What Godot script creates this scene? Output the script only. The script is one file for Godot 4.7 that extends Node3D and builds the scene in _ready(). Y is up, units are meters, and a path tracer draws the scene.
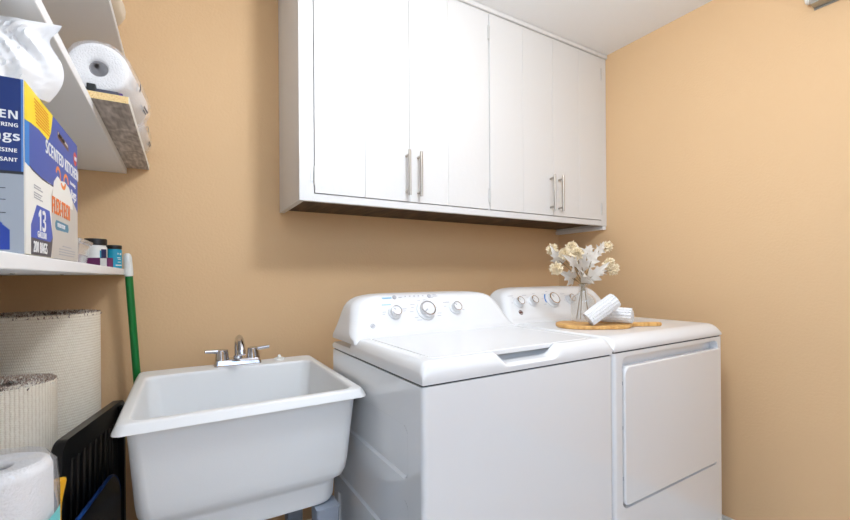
extends Node3D
# A small laundry room: utility sink, washer, dryer, wall cabinet and side shelves.
# Axes: x runs along the back wall to the right, y up, z towards the viewer.

const BACK := -1.803        # back wall
const RIGHT := 2.027        # right wall
const LEFT := -0.62
const FRONT := 0.85
const CEIL := 2.3495

var rng := RandomNumberGenerator.new()
var taken := {}
var M := {}

# ------------------------------------------------------------------ mesh builder
class MB:
	var v := PackedVector3Array()
	var t := PackedVector2Array()
	var c := PackedColorArray()
	var xf := Transform3D.IDENTITY
	var tint := Color.WHITE
	var tinted := false
	func tri(a: Vector3, b: Vector3, d: Vector3, ta := Vector2.ZERO, tb := Vector2.ZERO, td := Vector2.ZERO) -> void:
		v.append(xf * a); v.append(xf * b); v.append(xf * d)
		t.append(ta); t.append(tb); t.append(td)
		c.append(tint); c.append(tint); c.append(tint)
	func quad(a: Vector3, b: Vector3, d: Vector3, e: Vector3, ta := Vector2.ZERO, tb := Vector2.ZERO, td := Vector2.ZERO, te := Vector2.ZERO) -> void:
		tri(a, b, d, ta, tb, td); tri(a, d, e, ta, td, te)
	# rows of points; close joins each row's end to its start
	func grid(rows: Array, close := false, uvs: Array = []) -> void:
		for i in rows.size() - 1:
			var n: int = rows[i].size()
			for j in (n if close else n - 1):
				var k := (j + 1) % n
				if uvs.is_empty():
					quad(rows[i][j], rows[i][k], rows[i + 1][k], rows[i + 1][j])
				else:
					quad(rows[i][j], rows[i][k], rows[i + 1][k], rows[i + 1][j], uvs[i][j], uvs[i][k], uvs[i + 1][k], uvs[i + 1][j])
	func fan(ring: Array, flip := false) -> void:
		var m := Vector3.ZERO
		for p in ring: m += p
		m /= ring.size()
		for j in ring.size():
			var k := (j + 1) % ring.size()
			if flip: tri(m, ring[k], ring[j])
			else: tri(m, ring[j], ring[k])
	func loft(rings: Array, cap0 := true, cap1 := true) -> void:
		grid(rings, true)
		if cap0: fan(rings[0], true)
		if cap1: fan(rings[rings.size() - 1])
	func rbox(at: Vector3, size: Vector3, r := 0.004, seg := 2) -> void:
		var h := size / 2.0
		r = min(r, min(h.x, min(h.y, h.z)) * 0.98)
		var axes := [[Vector3.RIGHT, Vector3.UP, Vector3.BACK], [Vector3.LEFT, Vector3.BACK, Vector3.UP], [Vector3.UP, Vector3.BACK, Vector3.RIGHT], [Vector3.DOWN, Vector3.RIGHT, Vector3.BACK], [Vector3.BACK, Vector3.RIGHT, Vector3.UP], [Vector3.FORWARD, Vector3.UP, Vector3.RIGHT]]
		for ax in axes:
			var n: Vector3 = ax[0]; var e: Vector3 = ax[1]; var f: Vector3 = ax[2]
			var hn: float = abs(n.dot(h)); var he: float = abs(e.dot(h)); var hf: float = abs(f.dot(h))
			var rows := []
			for a in steps(he, r, seg):
				var row := []
				for b in steps(hf, r, seg):
					var p: Vector3 = n * hn + e * a + f * b
					var q := Vector3(clampf(p.x, -h.x + r, h.x - r), clampf(p.y, -h.y + r, h.y - r), clampf(p.z, -h.z + r, h.z - r))
					row.append(at + q + (p - q).normalized() * r)
				rows.append(row)
			grid(rows)
	func steps(h: float, r: float, seg: int) -> Array:
		var o := []
		for i in seg + 1: o.append(-h + r - r * tan((1.0 - float(i) / seg) * PI / 4))
		for i in seg + 1: o.append(h - r + r * tan(float(i) / seg * PI / 4))
		return o
	func lathe(prof: Array, seg := 24) -> void:   # prof: Vector2(radius, y)
		var rows := []
		for p in prof:
			var row := []
			for j in seg:
				var a := TAU * j / seg
				row.append(Vector3(cos(a) * p.x, p.y, sin(a) * p.x))
			rows.append(row)
		grid(rows, true)
	func tube(pts: Array, radii: Array, seg := 8, caps := true) -> void:
		var rings := []
		var up := Vector3.UP
		for i in pts.size():
			var d: Vector3 = (pts[min(i + 1, pts.size() - 1)] - pts[max(i - 1, 0)]).normalized()
			if i == 0 and abs(d.dot(up)) > 0.9: up = Vector3.RIGHT
			var s := d.cross(up).normalized()
			up = s.cross(d).normalized()
			var r: float = radii[min(i, radii.size() - 1)]
			var ring := []
			for j in seg:
				var a := TAU * j / seg
				ring.append(pts[i] + (s * cos(a) + up * sin(a)) * r)
			rings.append(ring)
		loft(rings, caps, caps)
	# outline (Vector2 x,y) extruded along z from z0 to z1 with a chamfer
	func slab(outline: Array, z0: float, z1: float, ch := 0.001) -> void:
		var rings := []
		var ins := inset(outline, ch)
		for k in [[ins, z0], [outline, z0 + ch], [outline, z1 - ch], [ins, z1]]:
			var ring := []
			for p in k[0]: ring.append(Vector3(p.x, p.y, k[1]))
			rings.append(ring)
		grid(rings, true)
		var packed := PackedVector2Array(ins)
		var idx := Geometry2D.triangulate_polygon(packed)
		for i in range(0, idx.size(), 3):
			var a: Vector2 = ins[idx[i]]; var b: Vector2 = ins[idx[i + 1]]; var d: Vector2 = ins[idx[i + 2]]
			if (b - a).cross(d - a) < 0.0:
				var s := b; b = d; d = s
			tri(Vector3(a.x, a.y, z1), Vector3(b.x, b.y, z1), Vector3(d.x, d.y, z1))
			tri(Vector3(a.x, a.y, z0), Vector3(d.x, d.y, z0), Vector3(b.x, b.y, z0))
	func inset(o: Array, ch: float) -> Array:
		var res := []
		var n := o.size()
		for i in n:
			var e0: Vector2 = (o[i] - o[(i + n - 1) % n]).normalized()
			var e1: Vector2 = (o[(i + 1) % n] - o[i]).normalized()
			var nn := Vector2(-(e0.y + e1.y), e0.x + e1.x)
			if nn.length() < 0.01: nn = Vector2(-e0.y, e0.x)
			res.append(o[i] + nn.normalized() * ch)
		return res
	func commit(crease := 40.0, closed := true) -> ArrayMesh:
		var n := int(v.size() / 3.0)
		if closed:
			var mid := Vector3.ZERO
			for p in v: mid += p
			mid /= max(1, v.size())
			var vol := 0.0
			for i in n: vol += (v[i * 3] - mid).dot((v[i * 3 + 1] - mid).cross(v[i * 3 + 2] - mid))
			if vol < 0.0:
				for i in n:
					var s := v[i * 3 + 1]; v[i * 3 + 1] = v[i * 3 + 2]; v[i * 3 + 2] = s
					var u := t[i * 3 + 1]; t[i * 3 + 1] = t[i * 3 + 2]; t[i * 3 + 2] = u
		var fn := PackedVector3Array()
		var at := {}
		for i in n:
			fn.append((v[i * 3 + 1] - v[i * 3]).cross(v[i * 3 + 2] - v[i * 3]))
			for k in 3:
				var key := Vector3i((v[i * 3 + k] * 40000.0).round())
				if at.has(key): at[key].append(i)
				else: at[key] = [i]
		var lim := cos(deg_to_rad(crease))
		var ov := PackedVector3Array(); var on := PackedVector3Array(); var ot := PackedVector2Array(); var oc := PackedColorArray()
		for i in n:
			if fn[i].length_squared() < 1e-20: continue
			var me := fn[i].normalized()
			for k in [0, 2, 1]:
				var p := v[i * 3 + k]
				var s := Vector3.ZERO
				for f in at[Vector3i((p * 40000.0).round())]:
					if fn[f].normalized().dot(me) >= lim: s += fn[f]
				ov.append(p); on.append(s.normalized() if s.length_squared() > 0.0 else me); ot.append(t[i * 3 + k]); oc.append(c[i * 3 + k])
		var arr := []
		arr.resize(Mesh.ARRAY_MAX)
		arr[Mesh.ARRAY_VERTEX] = ov; arr[Mesh.ARRAY_NORMAL] = on; arr[Mesh.ARRAY_TEX_UV] = ot
		if tinted: arr[Mesh.ARRAY_COLOR] = oc
		var m := ArrayMesh.new()
		m.add_surface_from_arrays(Mesh.PRIMITIVE_TRIANGLES, arr)
		return m

# ------------------------------------------------------------------ scene helpers
func numbered(called: String) -> String:
	if not taken.has(called):
		taken[called] = 0
		return called
	taken[called] += 1
	return "%s_%03d" % [called, taken[called]]

func tag(o: Node, label := "", category := "", group := "", kind := "") -> void:
	if label: o.set_meta("label", label)
	if category: o.set_meta("category", category)
	if group: o.set_meta("group", group)
	if kind: o.set_meta("kind", kind)

func thing(called: String, label: String, category: String, at := Vector3.ZERO, turn := 0.0, group := "") -> Node3D:
	var o := Node3D.new()
	o.name = numbered(called); add_child(o)
	o.position = at; o.rotation.y = turn
	tag(o, label, category, group)
	return o

func part(called: String, mb: MB, m: Material, parent: Node3D = self, crease := 40.0, closed := true) -> MeshInstance3D:
	var o := MeshInstance3D.new()
	o.mesh = mb.commit(crease, closed)
	o.material_override = m
	o.cast_shadow = GeometryInstance3D.SHADOW_CASTING_SETTING_ON
	o.name = numbered(called) if parent == self else called
	parent.add_child(o, true)
	return o

func solo(called: String, mb: MB, m: Material, label: String, category: String, group := "", crease := 40.0) -> MeshInstance3D:
	var o := part(called, mb, m, self, crease)
	tag(o, label, category, group)
	return o

func structure(called: String, mb: MB, m: Material, label := "") -> MeshInstance3D:
	var o := part(called, mb, m)
	tag(o, label, "", "", "structure")
	return o

func box(a: Vector3, b: Vector3, r := 0.003) -> MB:
	var mb := MB.new()
	mb.rbox((a + b) / 2, (b - a).abs(), r)
	return mb

func rrect(x0: float, x1: float, z0: float, z1: float, r: float, y: float, n := 5) -> Array:
	var o := []
	r = min(r, min(x1 - x0, z1 - z0) / 2 - 0.0001)
	for q in 4:
		var cx := x1 - r if q == 0 or q == 3 else x0 + r
		var cz := z1 - r if q < 2 else z0 + r
		for i in n + 1:
			var a := (q + float(i) / n) * PI / 2
			o.append(Vector3(cx + cos(a) * r, y, cz + sin(a) * r))
	return o

func rrect2(x0: float, x1: float, y0: float, y1: float, r: Array, n := 6) -> Array:   # radii: top right, top left, bottom left, bottom right
	var o := []
	for q in 4:
		var rr: float = r[q]
		var cx := x1 - rr if q == 0 or q == 3 else x0 + rr
		var cy := y1 - rr if q < 2 else y0 + rr
		for i in n + 1:
			var a := (q + float(i) / n) * PI / 2
			o.append(Vector2(cx + cos(a) * rr, cy + sin(a) * rr))
	return o

func lines(a: float, b: float, step: float, marks: Array) -> Array:   # marks: [place, half width, count]
	var s := {}
	var n := int(ceil((b - a) / step))
	for i in n + 1: s[snappedf(lerpf(a, b, float(i) / n), 0.00001)] = true
	for m in marks:
		for i in m[2] + 1:
			var x: float = m[0] + m[1] * (2.0 * i / m[2] - 1.0)
			if x > a and x < b: s[snappedf(x, 0.00001)] = true
	var o := s.keys()
	o.sort()
	return o

func sd_rrect(p: Vector2, lo: Vector2, hi: Vector2, r: float) -> float:
	var q := (p - (lo + hi) / 2).abs() - (hi - lo) / 2 + Vector2(r, r)
	return Vector2(max(q.x, 0), max(q.y, 0)).length() + min(max(q.x, q.y), 0.0) - r

# ------------------------------------------------------------------ materials
func mat(col: Color, rough := 0.5, metal := 0.0) -> StandardMaterial3D:
	var m := StandardMaterial3D.new()
	m.albedo_color = col; m.roughness = rough; m.metallic = metal
	return m

func noise_tex(freq: float, size := 512, normal := false, strength := 4.0, ramp: Array = [], kind := FastNoiseLite.TYPE_SIMPLEX_SMOOTH, octaves := 3) -> NoiseTexture2D:
	var n := FastNoiseLite.new()
	n.noise_type = kind; n.frequency = freq; n.seed = 7; n.fractal_octaves = octaves
	var t := NoiseTexture2D.new()
	t.noise = n; t.width = size; t.height = size; t.seamless = true
	t.as_normal_map = normal; t.bump_strength = strength
	if not ramp.is_empty():
		var g := Gradient.new()
		var offs := PackedFloat32Array(); var cols := PackedColorArray()
		for i in ramp.size():
			offs.append(float(i) / (ramp.size() - 1)); cols.append(ramp[i])
		g.offsets = offs; g.colors = cols
		t.color_ramp = g
	return t

func tri_scale(m: StandardMaterial3D, s: float, world := false) -> StandardMaterial3D:
	m.uv1_triplanar = true; m.uv1_world_triplanar = world
	m.uv1_scale = Vector3(s, s, s)
	return m

func carpet_backing() -> Array:   # [colour, normal]: rows of stitched loops
	var n := 256
	var col := Image.create(n, n, false, Image.FORMAT_RGB8)
	var hgt := Image.create(n, n, false, Image.FORMAT_RGB8)
	var f := FastNoiseLite.new(); f.frequency = 0.05; f.seed = 3
	for y in n:
		for x in n:
			var row := y / 16.0
			var ph := 0.5 if int(row) % 2 == 1 else 0.0
			var a := absf(sin(row * PI + f.get_noise_2d(x, y) * 0.5))
			var b := 0.75 + 0.25 * sin((x / 10.0 + ph) * TAU)
			var h := clampf(pow(a, 0.7) * b + f.get_noise_2d(x * 3, y * 3) * 0.25, 0, 1)
			hgt.set_pixel(x, y, Color(h, h, h))
			var k := clampf(0.5 + h * 0.7 + f.get_noise_2d(x * 0.6 + 90, y * 0.6) * 0.12, 0, 1)
			col.set_pixel(x, y, Color(0.80, 0.73, 0.63).lerp(Color(0.985, 0.955, 0.89), k))
	hgt.bump_map_to_normal_map(6.0)
	return [ImageTexture.create_from_image(col), ImageTexture.create_from_image(hgt)]

func wood_tex(dark: Color, light: Color, w: int, h: int, fine: float, knots: bool) -> ImageTexture:   # grain along y
	var img := Image.create(w, h, false, Image.FORMAT_RGB8)
	var f := FastNoiseLite.new(); f.frequency = 0.012; f.seed = 11; f.fractal_octaves = 4
	for y in h:
		for x in w:
			var warp := f.get_noise_2d(x * 1.2, y * 0.35) * (3.2 if knots else 1.2)
			var ring := 0.5 + 0.5 * sin((x * fine + warp * 6.0))
			var fibre := f.get_noise_2d(x * 14.0, y * 0.8)
			var k := clampf(0.25 + ring * 0.45 + fibre * 0.7, 0, 1)
			img.set_pixel(x, y, dark.lerp(light, k))
	return ImageTexture.create_from_image(img)

func make_materials() -> void:
	M.wall = mat(Color(0.882, 0.738, 0.565), 0.75)
	M.wall.normal_enabled = true; M.wall.normal_texture = noise_tex(0.05, 512, true, 3.0); M.wall.normal_scale = 0.25
	tri_scale(M.wall, 3.0, true)
	M.ceiling = mat(Color(0.95, 0.95, 0.95), 0.9)
	M.ceiling.normal_enabled = true; M.ceiling.normal_texture = M.wall.normal_texture; M.ceiling.normal_scale = 0.3
	tri_scale(M.ceiling, 3.0, true)
	M.trim = mat(Color(0.90, 0.89, 0.87), 0.4)
	M.floor_a = mat(Color(0.84, 0.83, 0.82), 0.45); M.floor_b = mat(Color(0.81, 0.80, 0.79), 0.45); M.grout = mat(Color(0.45, 0.43, 0.40), 0.9)
	M.paint = mat(Color(0.865, 0.863, 0.86), 0.38)
	M.paint.normal_enabled = true; M.paint.normal_texture = noise_tex(0.03, 256, true, 2.0); M.paint.normal_scale = 0.12
	tri_scale(M.paint, 4.0)
	M.raw_wood = mat(Color(1, 1, 1), 0.7)
	M.raw_wood.albedo_texture = wood_tex(Color(0.25, 0.19, 0.13), Color(0.40, 0.31, 0.22), 128, 256, 0.25, false)
	tri_scale(M.raw_wood, 2.0)
	M.nickel = mat(Color(0.72, 0.69, 0.65), 0.28, 1.0)
	M.chrome = mat(Color(0.80, 0.80, 0.82), 0.08, 1.0)
	M.enamel = mat(Color(0.90, 0.905, 0.91), 0.16)
	M.enamel.clearcoat_enabled = true; M.enamel.clearcoat = 1.0; M.enamel.clearcoat_roughness = 0.05
	M.panel = mat(Color(0.90, 0.90, 0.90), 0.22)
	M.gap = mat(Color(0.12, 0.12, 0.13), 0.8)
	M.print_grey = mat(Color(0.70, 0.70, 0.72), 0.6)
	M.print_blue = mat(Color(0.50, 0.76, 0.90), 0.6)
	M.tub = mat(Color(0.93, 0.93, 0.925), 0.35)
	M.tub.normal_enabled = true; M.tub.normal_texture = noise_tex(0.15, 256, true, 2.0); M.tub.normal_scale = 0.08
	tri_scale(M.tub, 6.0)
	M.leg = mat(Color(0.58, 0.61, 0.66), 0.5)
	M.shelf = mat(Color(0.93, 0.93, 0.93), 0.5)
	M.board_oak = mat(Color(1, 1, 1), 0.45)
	M.board_oak.albedo_texture = wood_tex(Color(0.78, 0.56, 0.30), Color(0.93, 0.75, 0.47), 128, 256, 0.3, false)
	M.board_oak.uv1_scale = Vector3(3, 3, 3); M.board_oak.uv1_triplanar = true
	M.grey_oak = mat(Color(1, 1, 1), 0.5)
	M.grey_oak.albedo_texture = wood_tex(Color(0.56, 0.53, 0.51), Color(0.84, 0.81, 0.79), 256, 512, 0.06, true)
	M.chip = mat(Color(1, 1, 1), 0.9)
	M.chip.albedo_texture = noise_tex(0.12, 256, false, 1.0, [Color(0.72, 0.55, 0.33), Color(0.93, 0.83, 0.62), Color(0.80, 0.65, 0.42)])
	tri_scale(M.chip, 8.0)
	M.green = mat(Color(0.02, 0.45, 0.20), 0.3)
	M.white_plastic = mat(Color(0.92, 0.92, 0.90), 0.35)
	M.black_plastic = mat(Color(0.055, 0.055, 0.06), 0.32)
	M.black_lid = mat(Color(0.07, 0.075, 0.08), 0.45)
	M.teal = mat(Color(0.06, 0.58, 0.70), 0.4)
	M.navy = mat(Color(0.10, 0.13, 0.30), 0.5)
	M.purple = mat(Color(0.42, 0.16, 0.36), 0.5)
	M.blue_rim = mat(Color(0.10, 0.28, 0.55), 0.35)
	M.smoke_plastic = mat(Color(0.09, 0.09, 0.10), 0.25)
	M.yellow = mat(Color(0.95, 0.70, 0.08), 0.4)
	M.paper = mat(Color(0.94, 0.935, 0.93), 0.85)
	M.paper.normal_enabled = true; M.paper.normal_texture = noise_tex(0.09, 256, true, 5.0); M.paper.normal_scale = 0.6
	tri_scale(M.paper, 8.0)
	M.core = mat(Color(0.52, 0.50, 0.50), 0.9)
	M.wrap = mat(Color(0.97, 0.97, 1.0, 0.16), 0.12)
	M.wrap.transparency = BaseMaterial3D.TRANSPARENCY_ALPHA
	M.clear = mat(Color(0.93, 0.95, 0.97, 0.28), 0.1)
	M.clear.transparency = BaseMaterial3D.TRANSPARENCY_ALPHA
	M.bag = mat(Color(0.95, 0.95, 0.955), 0.3)
	M.bag.backlight_enabled = true; M.bag.backlight = Color(0.5, 0.5, 0.5)
	M.terry = mat(Color(0.95, 0.945, 0.94), 0.95)
	M.terry.normal_enabled = true; M.terry.normal_texture = noise_tex(0.2, 256, true, 8.0); M.terry.normal_scale = 0.8
	tri_scale(M.terry, 4.0)
	M.cream_cloth = mat(Color(0.93, 0.88, 0.80), 0.9)
	M.cream_wrap = mat(Color(0.93, 0.89, 0.82), 0.4)
	M.glass = mat(Color(0.80, 0.80, 0.76, 0.10), 0.02)
	M.glass.transparency = BaseMaterial3D.TRANSPARENCY_ALPHA
	M.stem = mat(Color(0.52, 0.44, 0.30), 0.8)
	M.petal = mat(Color(0.98, 0.92, 0.80), 0.85)
	M.petal.backlight_enabled = true; M.petal.backlight = Color(0.3, 0.27, 0.22)
	M.leaf = mat(Color(0.81, 0.78, 0.74), 0.85)
	M.leaf.backlight_enabled = true; M.leaf.backlight = Color(0.3, 0.3, 0.28)
	M.hinge = mat(Color(0.82, 0.82, 0.81), 0.35, 0.4)
	M.steel = mat(Color(0.66, 0.65, 0.62), 0.35, 0.9)
	var cb := carpet_backing()
	M.backing_rows = mat(Color.WHITE, 0.95)
	M.backing_rows.albedo_texture = cb[0]; M.backing_rows.normal_enabled = true; M.backing_rows.normal_texture = cb[1]; M.backing_rows.normal_scale = 0.45
	M.backing_ribs = M.backing_rows
	M.pile = mat(Color.WHITE, 0.95); M.pile.vertex_color_use_as_albedo = true
	for k in [["dark_blue", Color(0.03, 0.16, 0.42)], ["mid_blue", Color(0.22, 0.36, 0.72)], ["bright_blue", Color(0.02, 0.46, 0.80)], ["silver", Color(0.62, 0.64, 0.67)], ["off_white", Color(0.90, 0.89, 0.86)], ["ink", Color(0.10, 0.10, 0.12)], ["card_yellow", Color(0.97, 0.85, 0.12)], ["orange", Color(0.93, 0.47, 0.16)], ["charcoal", Color(0.27, 0.28, 0.34)], ["red", Color(0.78, 0.22, 0.22)], ["text_white", Color(0.93, 0.93, 0.93)], ["brown", Color(0.38, 0.22, 0.16)], ["teal_label", Color(0.45, 0.80, 0.80)], ["plum_text", Color(0.36, 0.24, 0.48)]]:
		M[k[0]] = mat(k[1], 0.45)

# ------------------------------------------------------------------ camera, sky, light
func camera_and_light() -> void:
	var cam := Camera3D.new()
	cam.name = "camera"
	add_child(cam)
	cam.position = Vector3(0, 1.1429, 0)
	cam.rotation = Vector3(0, -0.5309, -0.007)
	cam.projection = Camera3D.PROJECTION_FRUSTUM
	cam.near = 0.05; cam.far = 60.0
	cam.size = 2.0 * 260.0 / 413.683 * 0.05
	cam.frustum_offset = Vector2(0, 15.69 / 413.683 * 0.05)
	cam.current = true
	var env := Environment.new()
	env.background_mode = Environment.BG_SKY
	var sky := Sky.new()
	var sm := ProceduralSkyMaterial.new()
	sm.sky_top_color = Color(0.72, 0.85, 1.0); sm.sky_horizon_color = Color(0.86, 0.93, 1.0)
	sm.ground_bottom_color = Color(0.66, 0.66, 0.66); sm.ground_horizon_color = Color(0.74, 0.74, 0.74)
	sm.sun_angle_max = 0.0
	sm.energy_multiplier = 4.8
	sky.sky_material = sm
	env.sky = sky
	env.tonemap_mode = Environment.TONE_MAPPER_LINEAR
	env.tonemap_exposure = 0.83
	env.sdfgi_enabled = true; env.ssao_enabled = true; env.ssil_enabled = true
	var we := WorldEnvironment.new()
	we.name = "environment"; we.environment = env
	add_child(we)

# ------------------------------------------------------------------ room
func room() -> void:
	var w := 0.12
	structure("wall_back", box(Vector3(LEFT - w, -0.1, BACK - w), Vector3(RIGHT + w, CEIL + 0.1, BACK), 0.0005), M.wall, "tan painted back wall")
	structure("wall_right", box(Vector3(RIGHT, -0.1, BACK), Vector3(RIGHT + w, CEIL + 0.1, FRONT), 0.0005), M.wall, "tan painted right wall")
	# left wall with a doorway added beside the viewer for fill light
	var dz0 := 0.10; var dz1 := 0.72; var dh := 2.1
	var lw := MB.new()
	for r in [[BACK, dz0, -0.1, CEIL + 0.1], [dz1, FRONT, -0.1, CEIL + 0.1], [dz0, dz1, dh, CEIL + 0.1], [dz0, dz1, -0.1, 0.0]]:
		lw.rbox(Vector3(LEFT - w / 2, (r[2] + r[3]) / 2, (r[0] + r[1]) / 2), Vector3(w, r[3] - r[2], r[1] - r[0]), 0.0005)
	structure("wall_left", lw, M.ceiling, "unseen left wall behind the shelves, made white to bounce light, with an added doorway beside the viewer")  # unseen wall; white chosen so it bounces neutral light onto left-facing sides
	lw = MB.new()
	for r in [[dz0, dz0 + 0.02, 0.0, dh], [dz1 - 0.02, dz1, 0.0, dh], [dz0 + 0.02, dz1 - 0.02, dh - 0.02, dh]]:
		lw.rbox(Vector3(LEFT - w / 2, (r[2] + r[3]) / 2, (r[0] + r[1]) / 2), Vector3(w + 0.02, r[3] - r[2], r[1] - r[0]), 0.003)
	structure("door_1", lw, M.trim, "white frame of an added unseen doorway that lets in fill light beside the viewer")  # added opening, out of view, brightens surfaces from the left
	structure("ceiling", box(Vector3(LEFT, CEIL, BACK), Vector3(RIGHT, CEIL + 0.1, FRONT), 0.0005), M.ceiling, "white ceiling")
	# wall behind the viewer with a window added for fill light
	var x0 := -0.45; var x1 := 1.60; var y0 := 1.25; var y1 := 2.28
	var mb := MB.new()
	for r in [[LEFT - w, x0, -0.1, CEIL + 0.1], [x1, RIGHT + w, -0.1, CEIL + 0.1], [x0, x1, -0.1, y0], [x0, x1, y1, CEIL + 0.1]]:
		mb.rbox(Vector3((r[0] + r[1]) / 2, (r[2] + r[3]) / 2, FRONT + w / 2), Vector3(r[1] - r[0], r[3] - r[2], w), 0.0005)
	structure("wall_front", mb, M.wall, "tan painted wall behind the viewer with an added window opening")
	mb = MB.new()
	for r in [[x0, x0 + 0.05, y0, y1], [x1 - 0.05, x1, y0, y1], [x0 + 0.05, x1 - 0.05, y0, y0 + 0.05], [x0 + 0.05, x1 - 0.05, y1 - 0.05, y1], [(x0 + x1) / 2 - 0.025, (x0 + x1) / 2 + 0.025, y0 + 0.05, y1 - 0.05]]:
		mb.rbox(Vector3((r[0] + r[1]) / 2, (r[2] + r[3]) / 2, FRONT + 0.05), Vector3(r[1] - r[0], r[3] - r[2], 0.06), 0.003)
	var win := structure("added_window_1", mb, M.trim, "white framed unseen window added behind the viewer for fill light")  # added out of view to let in soft frontal daylight
	for s in [0, 1]:
		var a := x0 + 0.052 if s == 0 else (x0 + x1) / 2 + 0.027
		var b := (x0 + x1) / 2 - 0.027 if s == 0 else x1 - 0.052
		part("pane", box(Vector3(a, y0 + 0.052, FRONT + 0.048), Vector3(b, y1 - 0.052, FRONT + 0.052), 0.0005), M.pane, win)
	# floor tiles in a grout bed
	var fl := structure("floor", box(Vector3(LEFT, -0.1, BACK), Vector3(RIGHT, -0.006, FRONT), 0.0005), M.grout, "grey tiled floor")
	var nx := 6; var nz := 6
	var tw := (RIGHT - LEFT) / nx; var td := (FRONT - BACK) / nz
	for i in nx:
		for j in nz:
			var p := Vector3(LEFT + (i + 0.5) * tw, -0.003, BACK + (j + 0.5) * td)
			part("tile", box(p - Vector3(tw / 2 - 0.002, 0.004, td / 2 - 0.002), p + Vector3(tw / 2 - 0.002, 0.003, td / 2 - 0.002), 0.001), M.floor_a if (i + j) % 2 == 0 else M.floor_b, fl)
	for b in [["baseboard_right", Vector3(RIGHT - 0.014, 0, BACK + 0.014), Vector3(RIGHT, 0.094, FRONT)], ["baseboard_back", Vector3(LEFT + 0.014, 0, BACK), Vector3(RIGHT, 0.094, BACK + 0.014)], ["baseboard_left", Vector3(LEFT, 0, BACK), Vector3(LEFT + 0.014, 0.094, 0.09)]]:
		structure(b[0], box(b[1], b[2], 0.004), M.trim, "white painted baseboard")

func ceiling_lamp() -> void:
	var t := thing("ceiling_lamp", "white glass globe lamp on a short stem, above the picture's top edge", "lamp", Vector3(0.66, 2.12, -0.48))
	var y := CEIL - 2.12
	var mb := MB.new()
	mb.lathe([Vector2(0, y), Vector2(0.065, y), Vector2(0.065, y - 0.012), Vector2(0.05, y - 0.022), Vector2(0.009, y - 0.024), Vector2(0.009, 0.12), Vector2(0.035, 0.118), Vector2(0.04, 0.09), Vector2(0, 0.09)], 32)
	part("stem", mb, M.nickel, t)
	mb = MB.new()
	var prof := []
	for i in 17:
		var a := i / 16.0 * PI
		prof.append(Vector2(0.105 * sin(a), -0.105 * cos(a)))
	mb.lathe(prof, 40)
	var dm := mat(Color(0.95, 0.94, 0.92), 0.5)
	dm.emission_enabled = true; dm.emission = Color(0.945, 0.97, 1.0); dm.emission_energy_multiplier = 2.0
	part("globe", mb, dm, t)
	var li := OmniLight3D.new()
	li.name = "bulb_light"
	li.light_color = Color(0.945, 0.97, 1.0); li.light_energy = LAMP; li.omni_range = 12.0; li.omni_attenuation = 2.0
	li.light_size = 0.095; li.shadow_enabled = true
	t.add_child(li)

const LAMP := 0.97

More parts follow.
